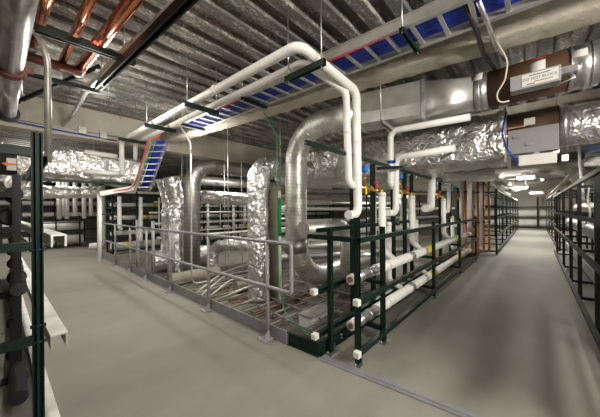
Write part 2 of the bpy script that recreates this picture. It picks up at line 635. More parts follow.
MB().strut((2.05, 1.6, 1.2), (8.6, 1.6, 1.2), S, S, up=(0, 1, 0)).build('rail', 'green', t)
for x in (2.65, 4.54, 6.5, 8.6):
    for z in (0.63, 0.145):
        MB().strut((x, 1.2, z), (x, 1.6, z), S, S).build('cross_arm', 'green', t)
for x in (2.12, 2.3):
    pass
# tall rear frame with the header
TP = [ony(px_, 200, 1.66).x for px_ in (352.6, 372.7, 393, 404.5, 411.5, 440, 450, 458)]
for x in TP:
    MB().strut((x, 1.66, PZ + 0.001), (x, 1.66, 2.03), S, 0.06, up=(0, 1, 0)).build('tall_post', 'green', t)
MB().strut((1.9, 1.62, 2.05), (8.5, 1.62, 2.05), 0.041, 0.032, up=(0, -1, 0)).build('header', 'green', t)
for x in TP:
    for z in (0.62, 1.2, 1.98):
        MB().tube([(x, 1.63, z), (x, 1.57, z)], 0.009, 6).build('bolt', 'galv', t)

# two heavy horizontal pipes lying on the rack
def long_pipe(z, lab, yl):
    t = thing('insulated_pipe', lab, 'pipe', (2.3, 1.38, z))
    MB().tube([(2.86, 1.38, z), (8.75, 1.38, z)], 0.062, 20).build('white_jacket', 'white', t)
    MB().tube([(2.33, 1.38, z), (2.86, 1.38, z)], 0.054, 20).ring((2.5, 1.38, z), (1, 0, 0), 0.058, 0.02).ring((2.68, 1.38, z), (1, 0, 0), 0.06, 0.05).build('bare_sleeve', 'galv', t, 'bare galvanised sleeve at the pipe end')
    m = MB().tube([(2.3, 1.38, z), (2.336, 1.38, z)], 0.052, 20)
    pl = m.build('end_flange', 'whitef', t, 'white flange closing the pipe end')
    MB().box((2.305, 1.30, z - 0.1), (2.325, 1.33, z + 0.07)).build('flange_tab', 'whitef', pl)
    MB().tube([(2.285, 1.38, z), (2.305, 1.38, z)], 0.03, 16).build('pipe_bore', 'batt', pl, 'rusty pipe bore')
    for x in yl:
        MB().tube([(x, 1.38, z), (x + 0.35, 1.38, z)], 0.0645, 20).build('yellow_band', 'yel', t, 'yellow marking band')
    for x in (3.15, 4.2, 5.9, 7.1, 8.0):
        MB().ring((x, 1.38, z), (1, 0, 0), 0.066, 0.03).build('jacket_seam', 'whitef', t)
    MB().ring((4.0, 1.38, z), (1, 0, 0), 0.068, 0.16).build('coupling', 'sheet', t, 'metal coupling band')
    return t
long_pipe(0.70, 'upper long white insulated pipe lying in the green rack by the aisle', [4.75, 6.9])
long_pipe(0.235, 'lower long white insulated pipe just above the floor in the green rack', [4.9, 7.2])
# risers from the valves down into the two long pipes
names = ['nearest', 'second', 'third', 'fourth', 'fifth', 'sixth', 'farthest']
ris = [(382, 0.70), (391, 0.235), (412, 0.70), (418, 0.235), (443.5, 0.70), (454, 0.235), (468, 0.70)]
for i, (px, zt) in enumerate(ris):
    p = ony(px, 200, 1.52)
    top = 1.63 if i % 2 == 0 else 1.22
    t = thing('riser_pipe', 'white riser pipe dropping into the rack pipes, %s one from the rack corner' % names[i], 'pipe', (p.x, 1.5, zt), 'white risers in the green rack')
    r = 0.048 if i % 2 == 0 else 0.04
    yb = 1.52 if i % 2 == 0 else 1.56
    MB().tube([(p.x, yb, top), (p.x, yb, zt + 0.16), (p.x + 0.14, 1.44, zt + 0.03)], r, 16, bend=0.1, bres=5).build('pipe', 'white', t)
    MB().ring((p.x, yb, zt + 0.34), (0, 0, 1), r * 1.06, 0.03).build('jacket_seam', 'whitef', t)
    MB().ring((p.x, yb, top - 0.03), (0, 0, 1), r * 1.08, 0.04).build('jacket_seam', 'whitef', t)
    if i % 2 == 0:
        MB().tube([(p.x, yb, top), (p.x, yb, top + 0.05)], 0.02, 10).build('copper_stub', 'brass', t, 'brass pipe stub')

# descending pairs from overhead
def drop_pipe(lab, pts, r, bands=None, bend=0.11):
    t = thing('drop_pipe', lab, 'pipe', pts[0])
    MB().tube(pts, r, 18, bend=bend, bres=7).build('pipe', 'white', t)
    for (p, d, c, w) in (bands or []):
        MB().ring(p, d, r * 1.04, w).build('band', c, t, 'blue marking band' if c == 'blue' else None)
    return t
# the two overhead lines, from the far end over the railing to the front rack
P1 = 2.94
# thing A: outer
a0 = V((1.66, 6.1, P1))
xa = 2.76
drop_pipe('outer of two white overhead pipes, running over the railing then dropping at the corner',
          [(1.66, 6.62, 2.2), (1.66, 6.62, P1), (1.82, 1.62, P1), (xa, 1.56, 2.80), (xa + 0.02, 1.56, 1.345), (xa - 0.2, 1.56, 1.345)], 0.05,
          [((1.72, 4.9, P1), (0.03, -1, 0), 'yel', 0.05), ((1.76, 3.0, P1), (0.03, -1, 0), 'whitef', 0.03), ((2.77, 1.56, 2.2), (0, 0, 1), 'whitef', 0.03)])
drop_pipe('inner of two white overhead pipes, ending in a hook elbow behind the outer drop',
          [(1.92, 6.62, 2.55), (1.92, 6.62, P1), (2.07, 1.78, P1), (2.63, 1.62, 2.78), (2.65, 1.60, 1.69), (2.82, 1.60, 1.69)], 0.043,
          [((1.985, 4.6, P1), (0.03, -1, 0), 'yel', 0.05), ((2.64, 1.61, 2.3), (0, 0, 1), 'whitef', 0.03)])
drop_pipe('white drop pipe with a blue band, elbowing right above the second valve',
          [onx(470, 117, ony(390.5, 187, 1.62).x), ony(390.5, 131, 1.62), ony(390.5, 187, 1.62), ony(397, 187.5, 1.62)], 0.045,
          [(ony(390.5, 162.5, 1.62), (0, 0, 1), 'blue', 0.05)])
drop_pipe('white drop pipe with a blue band, elbowing left beside the second valve',
          [onx(455, 148, ony(396, 213, 1.56).x), ony(396, 158, 1.56), ony(396, 213, 1.56), ony(388, 213, 1.56)], 0.047,
          [(ony(396, 161.5, 1.56), (0, 0, 1), 'blue', 0.05)])
drop_pipe('white drop pipe hooking left, under the crinkled foil duct',
          [ony(434, 164, 1.75), ony(432, 178, 1.62), ony(431, 208, 1.58), ony(425, 208.5, 1.58)], 0.07, None, 0.1)
drop_pipe('slim white drop pipe in front of the third blue valve',
          [ony(449, 184, 1.6), ony(448.5, 212, 1.6), ony(443, 212, 1.6)], 0.04)
drop_pipe('slim white drop pipe near the copper pipes',
          [ony(462, 181, 1.6), ony(462, 208, 1.6)], 0.05)

# blue banded clamp strut holding two drop pipes
t = thing('pipe_clamp_strut', 'short dark green strut clamping the two blue banded white pipes', 'strut', ony(394, 168, 1.5))
a, b = ony(379, 168.5, 1.49), ony(405, 167, 1.49)
MB().strut(a, b, 0.041, 0.06, up=(0, 1, 0)).build('strut', 'green', t)
for px in (390.5, 396):
    MB().ring(ony(px, 167.5, 1.58), (0, 0, 1), 0.055, 0.03).build('clamp', 'green', t)

# valves with blue actuators
v0 = ony(364.5, 169, 1.56)
t = thing('control_valve', 'blue boxed control valve beside the nearest white drop pipe', 'valve', v0, 'blue actuator valves on the rack')
x, y_, z = v0
MB().box((x - 0.045, y_ - 0.035, z - 0.04), (x + 0.045, y_ + 0.035, z + 0.045)).build('actuator', 'bluev', t, 'blue actuator box', bevel=0.008)
MB().tube([(x, y_, z - 0.04), (x, y_, z - 0.2)], 0.012, 10).tube([(x, y_, z - 0.1), (x, y_, z - 0.13)], 0.022, 6).build('valve_stem', 'brass', t)
zz = z - 0.23
MB().tube([(x - 0.1, y_, zz), (x + 0.46, y_, zz - 0.03)], 0.018, 12).ball((x, y_, zz), 0.033).ball((x + 0.33, y_, zz - 0.02), 0.032).tube([(x + 0.12, y_, zz), (x + 0.18, y_, zz)], 0.035, 6).build('valve_body', 'brass', t)
MB().tube([(x + 0.33, y_, zz), (x + 0.33, y_, zz + 0.09)], 0.013, 8).box((x + 0.29, y_ - 0.01, zz + 0.07), (x + 0.38, y_ + 0.01, zz + 0.095)).disc((x + 0.33, y_, zz + 0.08), (0, 0, 1), 0.03, 0.02).build('handle', 'red', t, 'red handle')
for xx_ in (x - 0.07, x + 0.36):
    MB().box((xx_, y_ - 0.05, zz - 0.09), (xx_ + 0.035, y_ - 0.044, zz - 0.01)).build('tag', 'yel', t, 'yellow tag')
for px, py, lab in ((400, 176.5, 'blue boxed control valve right of the blue banded white pipes'), (435.5, 184, 'blue boxed control valve right of the hooking white drop pipe'), (455, 188.5, 'blue boxed control valve farthest along the rack, nearest the copper pipes')):
    q = ony(px, py, 1.56)
    dup(t, q - v0, lab)

# ================================================================ TRAPEZE HANGERS for the overhead lines
def trapeze(lab, p, w, ztop=CZ + 0.105):
    t = thing('trapeze_hanger', lab, 'hanger', p, 'trapeze hangers')
    x, y, z = p
    MB().strut((x - w / 2, y, z), (x + w / 2, y, z), 0.045, 0.06).build('strut', 'green', t)
    for s in (-1, 1):
        MB().tube([(x + s * (w / 2 - 0.03), y, z - 0.05), (x + s * (w / 2 - 0.03), y, ztop)], 0.007, 6).build('rod', 'galv', t)
    for cx in (-0.09, 0.08):
        for ds in (-0.056, 0.056):
            MB().box((x + cx + ds - 0.004, y - 0.015, z + 0.03), (x + cx + ds + 0.004, y + 0.015, z + 0.09)).build('clamp', 'galv', t)
    return t
c_ = onz(304, 71.5, 2.80)
t = thing('trapeze_hanger', 'green trapeze hanger under the overhead pipes, nearest the bend above the corner', 'hanger', c_, 'trapeze hangers')
MB().strut((c_.x, c_.y - 0.26, 2.80), (c_.x, c_.y + 0.26, 2.80), 0.045, 0.06).build('strut', 'green', t)
for sg in (-1, 1):
    MB().tube([(c_.x, c_.y + sg * 0.22, 2.76), (c_.x, c_.y + sg * 0.22, CZ + 0.105)], 0.007, 6).build('rod', 'galv', t)
trapeze('green trapeze hanger under the overhead pipes, above the mid railing', (1.86, 3.5, 2.855), 0.5)
trapeze('green trapeze hanger under the overhead pipes, beside the bent conduit', (1.80, 4.85, 2.855), 0.5)
trapeze('green trapeze hanger at the far end of the overhead pipes, against the hanging wall', (1.74, 6.15, 2.855), 0.5)

# ================================================================ CABLE TRAY
def tx(y, f): return 2.53 - 0.05 * y + f * 0.36
t = thing('cable_tray', 'long ladder cable tray full of blue cables beside the fireproofed beam', 'cable tray', (2.6, 2, 3.1))
TY0, TY1 = -2.0, 5.3
for f in (0, 1):
    sgn = 1 if f == 0 else -1
    P = [(-0.005, 0), (0.045, 0), (0.045, 0.008), (0.005, 0.008), (0.005, 0.112), (0.03, 0.112), (0.03, 0.12), (-0.005, 0.12)]
    if f: P = [(-a, b) for a, b in P]
    MB().prism(P, (tx(TY1, f), TY1, 3.08), (tx(TY0, f), TY0, 3.08)).build('side_rail', 'sheet', t)
y = TY0 + 0.1
while y < TY1:
    MB().bar((tx(y, 0), y, 3.095), (tx(y, 1), y, 3.095), 0.035, 0.02).build('rung', 'sheet', t)
    y += 0.228
for i in range(16):
    f = 0.14 + 0.72 * i / 15
    pts = []
    for k in range(15):
        yy = TY0 + (TY1 - TY0) * k / 14
        pts.append((tx(yy, f) + random.uniform(-0.008, 0.008), yy, 3.122 + random.uniform(0, 0.012)))
    tag(MB().tube(pts, 0.0125, 7).build('data_cable', 'blue'), 'blue data cable lying in the long ladder tray', 'cable', 'blue cables in the long tray')
tag(MB().tube([(tx(yy, 0) - 0.012, yy, 3.085 + 0.01 * math.sin(yy * 3)) for yy in [TY0 + k * 0.35 for k in range(22)]], 0.0085, 8).build('alarm_cable', 'red'), 'thin red cable along the near edge of the ladder tray', 'cable')
tag(MB().tube([(tx(yy, 0.06) + 0.01 * math.sin(yy * 4), yy, 3.118) for yy in [TY0 + k * 0.35 for k in range(12)]], 0.009, 8).build('ground_cable', 'grn'), 'thin green cable inside the near edge of the long tray', 'cable')
# hangers for the tray
for i, yy in enumerate((0.9, 3.2, 5.0)):
    t2 = thing('tray_hanger', ['flat strut hanging the cable tray next to the white pipe bend', 'flat strut hanging the middle of the cable tray', 'flat strut hanging the far end of the cable tray'][i], 'hanger', (tx(yy, 0.5), yy, 3.05), 'cable tray hangers')
    MB().strut((tx(yy, 0) - 0.06, yy, 3.058), (tx(yy, 1) + 0.06, yy, 3.058), 0.041, 0.041).build('strut', 'green', t2)
    for f in (0, 1):
        MB().tube([(tx(yy, f) + (-0.04, 0.04)[f], yy, 3.03), (tx(yy, f) + (-0.04, 0.04)[f], yy, CZ + 0.105)], 0.006, 6).build('rod', 'galv', t2)

# dropping tray
t = thing('cable_tray', 'ladder tray with blue and green cables dropping steeply under the hanging wall', 'cable tray', (2, 6, 1.8))
A0, A1 = ony(150.5, 142, 5.45), ony(166.5, 142, 5.45)
B0, B1 = ony(135, 190, 6.2), ony(149, 190, 6.2)
for a, b in ((A0, B0), (A1, B1)):
    MB().bar(a, b, 0.02, 0.1).build('side_rail', 'sheet', t)
for i in range(8):
    f = (i + 0.5) / 8
    MB().bar(A0.lerp(B0, f), A1.lerp(B1, f), 0.03, 0.02).build('rung', 'sheet', t)
nrm = V((0, 0.05, 0.03))
for i in range(9):
    f = 0.45 + 0.5 * i / 8
    tag(MB().tube([A0.lerp(A1, f) + nrm, A0.lerp(A1, f).lerp(B0.lerp(B1, f), 0.5) + nrm * 1.0, B0.lerp(B1, f) + nrm], 0.011, 7).build('data_cable', 'blue'), 'blue data cable in the steeply dropping tray', 'cable', 'blue cables in the dropping tray')
for i in range(3):
    f = 0.14 + 0.09 * i
    tag(MB().tube([A0.lerp(A1, f) + nrm, B0.lerp(B1, f) + nrm], 0.01, 7).build('ground_cable', 'grn'), 'green cable in the steeply dropping tray', 'cable', 'green cables in the dropping tray')
q0 = ony(148.5, 140, 5.4); q1 = ony(141, 165, 5.8); q2 = ony(134, 186, 6.2)
tag(MB().tube([q0 + V((0.1, -0.3, 0.05)), q0, q1, q2, ony(128, 189, 6.25), ony(102, 193, 6.3)], 0.011, 8, bend=0.15).build('alarm_cable', 'red'), 'red cable following the dropping tray onto the white raceway', 'cable')
t = thing('raceway', 'white cable raceway running left from the foot of the dropping tray', 'raceway', ony(118, 191, 6.4))
MB().bar(ony(133, 188, 6.35), ony(99, 194, 6.35), 0.16, 0.09).build('trunking', 'white', t)
MB().bar(ony(133, 188, 6.35), ony(139, 182, 6.35), 0.16, 0.09).build('bend', 'white', t)
MB().tube([ony(99.5, 194, 6.42), ony(99.5, 262, 6.42)], 0.04, 12).build('leg', 'white', t)

# ================================================================ DUCTS
def duct(name, lab, cat, pts, r, mat='duct', bend=0.0, bres=5, rings=0.0, seg=36, step=0.0, disp=0.0, prof=None, dscale=7.0, extra=None, partname='shell'):
    t = thing(name, lab, cat, V(pts[0]))
    MB().tube(pts, r, seg, bend=bend, bres=bres, step=step, disp=disp, prof=prof, dscale=dscale).build(partname, mat, t)
    if rings and bend:
        path = fillet([V(p) for p in pts], bend, bres)
        fr = frames(path)
        for p, (d, a, b) in list(zip(path, fr))[1:-1]:
            MB().ring(p, d, r * 1.022, rings).build('seam_band', mat, t)
    return t
RD = 0.205
VX = 3.62
ca = onx(295.5, 170, VX)          # vertical leg of the big loop
yv = ca.y
zb_ = ony(328, 272, yv).z
t = duct('spiral_duct', 'big spiral duct looping from the upper rectangular duct down into the pit', 'duct',
     [(3.72, 2.02, 2.93), (VX + 0.02, yv, 2.93), (VX, yv, zb_), (6.6, yv, zb_), (6.9, yv + 0.5, zb_ - 0.2)], RD, 'duct', bend=0.78, bres=6, rings=0.014, seg=44)
MB().tube([(VX, yv, 0.86), (VX, yv, 0.62)], RD * 1.04, 32).build('dark_sleeve', 'duct_dim', t, 'darker metal sleeve')
for k, (dx_, yy, zz_) in enumerate(((0.0, -RD, 0.45), (0.85, -RD, 0.08))):
    MB().disc((VX + dx_, yv + yy, zz_), (0, 1, 0), 0.022, 0.012, 12).build('yellow_dot', 'yel', t, 'yellow inspection dot')
def loft(m, A, B):
    n = len(A); n0 = len(m.v)
    m.v += [V(p) for p in A] + [V(p) for p in B]
    for i in range(n):
        j = (i + 1) % n
        m.face([n0 + i, n0 + j, n0 + n + j, n0 + n + i], None, True)
    m.face([n0 + i for i in range(n)][::-1]); m.face([n0 + n + i for i in range(n)])
    return m
def sq(cx, y, cz, a, b, n=32):
    out = []
    for i in range(n):
        th = 2 * PI * i / n
        c, s_ = math.cos(th), math.sin(th)
        k = 1 / max(abs(c), abs(s_))
        out.append((cx + c * k * a, y, cz + s_ * k * b))
    return out
def ci(cx, y, cz, r, n=32):
    return [(cx + math.cos(2 * PI * i / n) * r, y, cz + math.sin(2 * PI * i / n) * r) for i in range(n)]
t = thing('rectangular_duct', 'flat sided silver duct between the big loop and the brown damper', 'duct', (3.85, 1.5, 2.7))
m = MB(); m.prism([(-0.22, -0.225), (0.22, -0.225), (0.22, 0.225), (-0.22, 0.225)], (3.73, 2.0, 2.91), (3.89, 1.12, 2.89)); m.build('flat_section', 'sheet', t)
loft(MB(), sq(3.89, 1.12, 2.88, 0.22, 0.225), ci(4.04, 0.55, 2.895, RD * 1.03)).build('transition', 'sheet', t)
for a_, b_ in (((3.886, 1.14, 2.88), (3.892, 1.10, 2.88)), ((3.726, 2.02, 2.91), (3.736, 1.98, 2.91))):
    MB().prism([(-0.235, -0.24), (0.235, -0.24), (0.235, 0.24), (-0.235, 0.24)], a_, b_).build('flange', 'galv', t)
t = thing('duct_hanger', 'strut trapeze under the flat sided silver duct', 'hanger', (3.8, 1.6, 2.6))
MB().strut((3.4, 1.55, 2.60), (4.25, 1.6, 2.60), 0.06, 0.045).build('strut', 'sheet', t)
for x_ in (3.45, 4.2):
    MB().tube([(x_, 1.57, 2.57), (x_, 1.57, CZ + 0.105)], 0.007, 6).build('rod', 'galv', t)
# fire damper
t = thing('fire_damper', 'brown sleeved fire damper with a grey warning box on the upper duct', 'damper', (4.06, 0, 2.88))
dz = 2.90
def dl(y): return 4.06 - 0.03 * (y - 0.0)
MB().tube([(dl(0.42), 0.42, dz - 0.01), (dl(-0.28), -0.28, dz)], RD * 1.06, 40).build('sleeve', 'brown', t)
MB().tube([(dl(0.55), 0.55, dz - 0.01), (dl(0.42), 0.42, dz - 0.01)], RD * 1.09, 40).ring((dl(0.5), 0.5, dz - 0.01), (0, 1, 0), RD * 1.13, 0.02).build('collar', 'galv', t)
MB().tube([(dl(-0.28), -0.28, dz), (dl(-0.5), -0.5, dz)], RD * 1.09, 40).ring((dl(-0.3), -0.3, dz), (0, 1, 0), RD * 1.13, 0.02).ring((dl(-0.45), -0.45, dz), (0, 1, 0), RD * 1.13, 0.02).build('collar', 'galv', t)
# warning box on the side facing the aisle
c0, c1 = onx(510.5, 99, 3.80), onx(561, 90, 3.80)
bxw = t
m = MB()
zt, zb = 2.86, 2.70
ya, yb = c0.y, c1.y
bo = MB().box((3.74, yb, zb), (3.90, ya, zt)).build('actuator_box', 'boxg', t, 'grey actuator box', bevel=0.006)
MB().box((3.734, yb + 0.02, zb + 0.018), (3.739, ya - 0.10, zt - 0.018)).build('warning_label', 'paper', bo, 'white warning label reading DO NOT BLOCK')
def lettering(txt, h, x, yc, zc, parent, mat='ink', name='lettering'):
    cu = bpy.data.curves.new('letters', 'FONT')
    cu.body = txt
    cu.size = h
    cu.align_x = 'CENTER'
    cu.align_y = 'CENTER'
    ob = bpy.data.objects.new('letters', cu)
    C.objects.link(ob)
    bpy.context.view_layer.update()
    dg = bpy.context.evaluated_depsgraph_get()
    me = bpy.data.meshes.new_from_object(ob.evaluated_get(dg))
    bpy.data.objects.remove(ob)
    # text plane facing -x, reading along -y
    for v in me.vertices:
        a, b, _ = v.co
        v.co = (0, -a, b)
    me.materials.clear()
    me.materials.append(MT[mat])
    o = bpy.data.objects.new(name, me)
    C.objects.link(o)
    WORLD[o.name] = V((x, yc, zc))
    o.parent = parent
    o.location = V((x, yc, zc)) - WORLD[parent.name]
    return o
lettering('DO NOT BLOCK', 0.036, 3.7325, (ya + yb) / 2 - 0.04, (zt + zb) / 2 + 0.003, bo)
for za_, zb2, y1_, y2_ in ((zt - 0.044, zt - 0.036, yb + 0.08, ya - 0.16), (zb + 0.044, zb + 0.05, yb + 0.06, ya - 0.2), (zb + 0.028, zb + 0.036, yb + 0.2, ya - 0.14)):
    MB().box((3.7325, y1_, za_), (3.7335, y2_, zb2)).build('small_print', 'ink', bo)
MB().box((3.78, yb - 0.12, zt - 0.09), (3.88, yb, zt - 0.02)).tube([(3.82, yb - 0.05, zt - 0.05), (3.82, yb - 0.1, zb + 0.02), (3.84, yb + 0.05, zb - 0.02)], 0.01, 8).build('linkage', 'galv', bo)
# paper labels on the sleeve (curved on it)
def arcpatch(yc, w, a0, a1, R, zc, xc, name, mat, par, lab=None):
    m = MB()
    n = 8
    n0 = len(m.v)
    for i in range(n + 1):
        a = a0 + (a1 - a0) * i / n
        for y in (yc - w / 2, yc + w / 2):
            m.v.append(V((xc - math.cos(a) * R, y, zc + math.sin(a) * R)))
    for i in range(n):
        m.face([n0 + 2 * i, n0 + 2 * i + 1, n0 + 2 * i + 3, n0 + 2 * i + 2], None, True)
    o = m.build(name, mat, par, lab)
    md = o.modifiers.new('solid', 'SOLIDIFY'); md.thickness = 0.002
    return o
yl = onx(538, 70, 3.86).y
arcpatch(yl, 0.12, -0.25, 0.55, RD * 1.06 + 0.003, dz, dl(yl), 'paper_label', 'paper', t, 'white paper label on the brown sleeve')
arcpatch(yl + 0.02, 0.17, 0.72, 0.82, RD * 1.06 + 0.003, dz, dl(yl), 'red_tape', 'red', t, 'strip of red and white tape')
arcpatch(-0.36, 0.1, 0.1, 0.5, RD * 1.09 + 0.003, dz, dl(-0.36), 'paper_label', 'paper', t, 'small paper label on the metal collar')
arcpatch(0.5, 0.09, 0.3, 0.8, RD * 1.14 + 0.003, dz, dl(0.5), 'paper_label', 'paper', t, 'small paper label on the metal collar')
duct('duct_run', 'bright round duct leaving the brown fire damper at the upper right edge', 'duct',
     [(4.075, -0.48, 2.90), (4.13, -2.7, 2.90)], RD, 'ductplain', step=0.3)

# second lower duct: foil wrapped, damper, round duct
t = duct('foil_duct', 'large crinkled foil wrapped duct behind the upper spiral duct', 'duct',
         [(5.45, 5.4, 2.52), (5.45, 0.32, 2.52)], 0.4, 'foil', seg=44, step=0.06, disp=0.075, prof=(0.46, 0.38), dscale=3.4, partname='foil_wrap')
MB().box((4.98, 0.3, 2.1), (5.92, 0.33, 2.92)).build('end_panel', 'sheet', t)
t = thing('fire_damper', 'lower damper with a grey access panel at the end of the foil duct', 'damper', (5.4, 0, 2.3))
MB().tube([(5.3, 0.3, 2.58), (5.3, -0.27, 2.58)], 0.29, 36).build('sleeve', 'brown', t)
MB().tube([(5.3, -0.27, 2.58), (5.3, -0.36, 2.58)], 0.30, 36).build('collar', 'galv', t)
MB().box((4.96, -0.26, 2.20), (5.12, 0.285, 2.55)).build('access_panel', 'boxg', t, 'grey access panel', bevel=0.006)
for yy, zz in ((0.14, 2.42), (0.0, 2.30)):
    MB().box((4.94, yy, zz), (4.97, yy + 0.08, zz + 0.035)).build('latch', 'galv', t)
MB().box((5.0, -0.02, 2.6), (5.03, 0.1, 2.7)).build('paper_label', 'paper', t, 'pale label on the brown sleeve')
duct('foil_duct', 'round crinkled metal duct at the right edge below the upper duct', 'duct',
     [(5.32, -0.35, 2.56), (5.36, -2.7, 2.56)], 0.27, 'foil', seg=36, step=0.06, disp=0.03, dscale=4)
# foil cross run below
duct('foil_duct', 'sagging foil wrapped duct under the big foil duct, towards the copper pipes', 'duct',
     [(4.7, 2.9, 2.12), (6.5, 1.9, 2.22), (8.6, 0.95, 2.42)], 0.2, 'foil', seg=28, step=0.05, disp=0.06, dscale=5)

# foil vertical duct
fv = onx(258.5, 200, 3.2)
duct('foil_duct', 'upright crinkled foil duct in the middle of the railing opening', 'duct',
     [(4.55, fv.y - 0.12, 2.28), (3.2, fv.y, 2.28), (3.2, fv.y, PZ + 0.02)], 0.205, 'foil', bend=0.34, bres=8, seg=36, step=0.04, disp=0.028, dscale=6, partname='foil_wrap')
# second grey duct with top elbow
dv = onx(191.5, 200, 3.2)
t = duct('spiral_duct', 'upright spiral duct behind the bent conduit, elbowing right at the top', 'duct',
     [(7.2, dv.y - 0.55, 2.62), (3.22, dv.y, 2.62), (3.2, dv.y, PZ + 0.32)], 0.205, 'duct_dim', bend=0.52, bres=5, rings=0.018)
o = MB().tube([(3.2, dv.y, PZ + 0.35), (3.2, dv.y, PZ)], 0.225, 30).build('dark_boot', 'dark')
o.parent = t; o.location = WORLD[o.name] - WORLD[t.name]
# foil pair further left
for px, r, lab, w in ((175, 0.185, 'upright crinkled foil duct left of the bent conduit', 'foil'), (163.5, 0.09, 'slim upright foil pipe left of the crinkled foil ducts', 'foil')):
    q = onx(px, 210, 3.0)
    duct('foil_duct', lab, 'duct', [(q.x - 0.1, q.y, 2.32), (q.x + 0.06, q.y, 1.6), (q.x, q.y, PZ + 0.02)], r, w, bend=0.6, bres=6, seg=30, step=0.05, disp=0.045, dscale=5)
# lower loop duct with elbow
q = [onx(302, 229, 3.35), onx(336, 229, 3.35)]
s0 = ony(303, 229, 2.75); s1 = ony(346.5, 229, 2.75)
duct('elbow_duct', 'round duct elbow turning down behind the green rack corner', 'duct',
     [(s0.x, 2.75, 1.09), (s1.x, 2.75, 1.09), (s1.x, 2.75, PZ + 0.0)], 0.13, 'duct', bend=0.26, bres=4, rings=0.012, seg=28)
MBy = MB()
duct('spiral_duct', 'horizontal duct stub low behind the green rack posts', 'duct',
     [ony(352, 262, 2.6), ony(372, 258, 2.6), ony(378, 275, 2.6)], 0.11, 'duct', bend=0.2, bres=4, rings=0.012, seg=28)
# tan and white pipes near foil duct
a, b = onx(273.5, 192, 3.4), onx(273.5, 290, 3.4)
tag(MB().tube([a + V((0.3, -0.1, 0.05)), V((b.x, a.y, a.z + 0.05)), V((b.x, a.y, PZ + 0.01))], 0.085, 20, bend=0.12).build('tan_pipe', 'tan'), 'tan insulated pipe standing right of the upright foil duct', 'pipe')
a = onx(279.2, 200, 3.2)
t = thing('conduit_pipe', 'thin white pipe with a green sleeve between the foil duct and the big loop', 'pipe', a)
MB().tube([(a.x, a.y, 1.75), (a.x, a.y, PZ + 0.01)], 0.032, 14).build('pipe', 'white', t)
MB().tube([(a.x, a.y, 1.62), (a.x, a.y, 0.95)], 0.036, 14).build('green_sleeve', 'grn', t, 'green sleeve')
# arching foil duct on the pit floor
f1, f2, f3 = onx(210, 274, 3.6), onx(216, 255, 3.7), onx(250, 246, 3.9)
duct('foil_duct', 'foil duct arching over the pit floor towards the upright foil duct', 'duct',
     [V((f1.x, f1.y, PZ + 0.05)), V((f2.x, f2.y, 0.50)), V((f3.x, f3.y, 0.58)), V((f3.x + 1.0, f3.y - 1.0, 0.58))], 0.13, 'foil', bend=0.3, bres=6, seg=26, step=0.05, disp=0.035, dscale=6)
for i, (px, py, L, r, lab, mat) in enumerate([(168, 281, 1.2, 0.15, 'grey wrapped duct lying in the pit at the foot of the spiral duct', 'tan'), (236, 288, 0.8, 0.12, 'tan wrapped duct lying on the pit floor below the foil arch', 'tan'), (150, 262, 1.6, 0.3, 'bulky foil bundle in the pit behind the far railing', 'foil')]):
    q = onz(px, py, PZ + r)
    duct('pit_duct', lab, 'duct', [q + V((-0.0, 0, 0)), q + V((L, -0.1, 0.0))], r, mat, seg=26, step=0.06, disp=0.03, dscale=5)
# rear horizontal ducts seen through the hanging wires
duct('round_duct', 'dull round duct crossing high at the back behind the hanging wires', 'duct', [(3.9, 8.9, 2.5), (15, 8.7, 2.5)], 0.17, 'duct_dim', step=0.5)
duct('round_duct', 'dull slim duct crossing just below the dull round duct', 'duct', [(3.4, 8.6, 2.05), (15, 8.4, 2.05)], 0.07, 'duct_dim', step=0.5)
duct('foil_duct', 'low foil duct hanging across the back behind the wires', 'duct', [(4.2, 8.0, 1.86), (6.0, 7.2, 1.72), (8.5, 6.0, 1.9)], 0.18, 'foil', seg=26, step=0.06, disp=0.05, dscale=5)
duct('foil_duct', 'long foil duct crossing behind the big loop at head height', 'duct', [(6.2, 6.0, 2.34), (12.0, 2.0, 2.36)], 0.24, 'foil', seg=28, step=0.07, disp=0.06, dscale=4)
duct('round_duct', 'dull grey duct crossing behind the big loop below the foil duct', 'duct', [(5.6, 6.2, 1.88), (14, 4.6, 1.88)], 0.12, 'duct_dim', step=0.5)
for x_ in (4.0, 6.5, 9.2, 12.0, 14.5):
    for yy, zz_, r_ in ((8.9 - (x_ - 3.9) * 0.018, 2.5, 0.17), (8.6 - (x_ - 3.4) * 0.0172, 2.05, 0.07)):
        tag(MB().tube([(x_, yy, zz_ + r_ * 0.9), (x_, yy, CZ + 0.105)], 0.008, 6).build('hanger_rod', 'galvd'), 'rod hanging the dull ducts at the back of the room', 'rod', 'rods of the rear ducts')
# left foil mass under hanging wall
t = duct('foil_duct', 'bulky foil wrapped duct under the hanging wall at the far left', 'duct', [(0.42, 7.2, 2.36), (0.9, 7.2, 2.40), (2.4, 7.2, 2.26)], 0.3, 'foil', seg=36, step=0.06, disp=0.09, prof=(0.36, 0.3), dscale=3.5, partname='foil_wrap')
t = thing('duct_support', 'dark channel frame carrying the bulky foil duct at far left', 'frame', (1.2, 7, 2))
MB().strut((0.2, 6.85, 2.02), (2.4, 6.85, 2.02), 0.05, 0.05).build('rail', 'black', t)
for x in (0.35, 1.35, 2.3):
    MB().strut((x, 6.8, 1.985), (x, 7.6, 1.985), 0.04, 0.04).build('cross_arm', 'black', t)
    MB().tube([(x, 7.58, 1.96), (x, 7.58, CZ + 0.105)], 0.007, 6).build('rod', 'galv', t)
duct('foil_duct', 'lower foil duct sagging beneath the dark frame at far left', 'duct', [(0.15, 7.4, 1.78), (0.8, 7.5, 1.83), (1.5, 7.6, 1.86)], 0.12, 'foil', seg=26, step=0.05, disp=0.05, dscale=5)
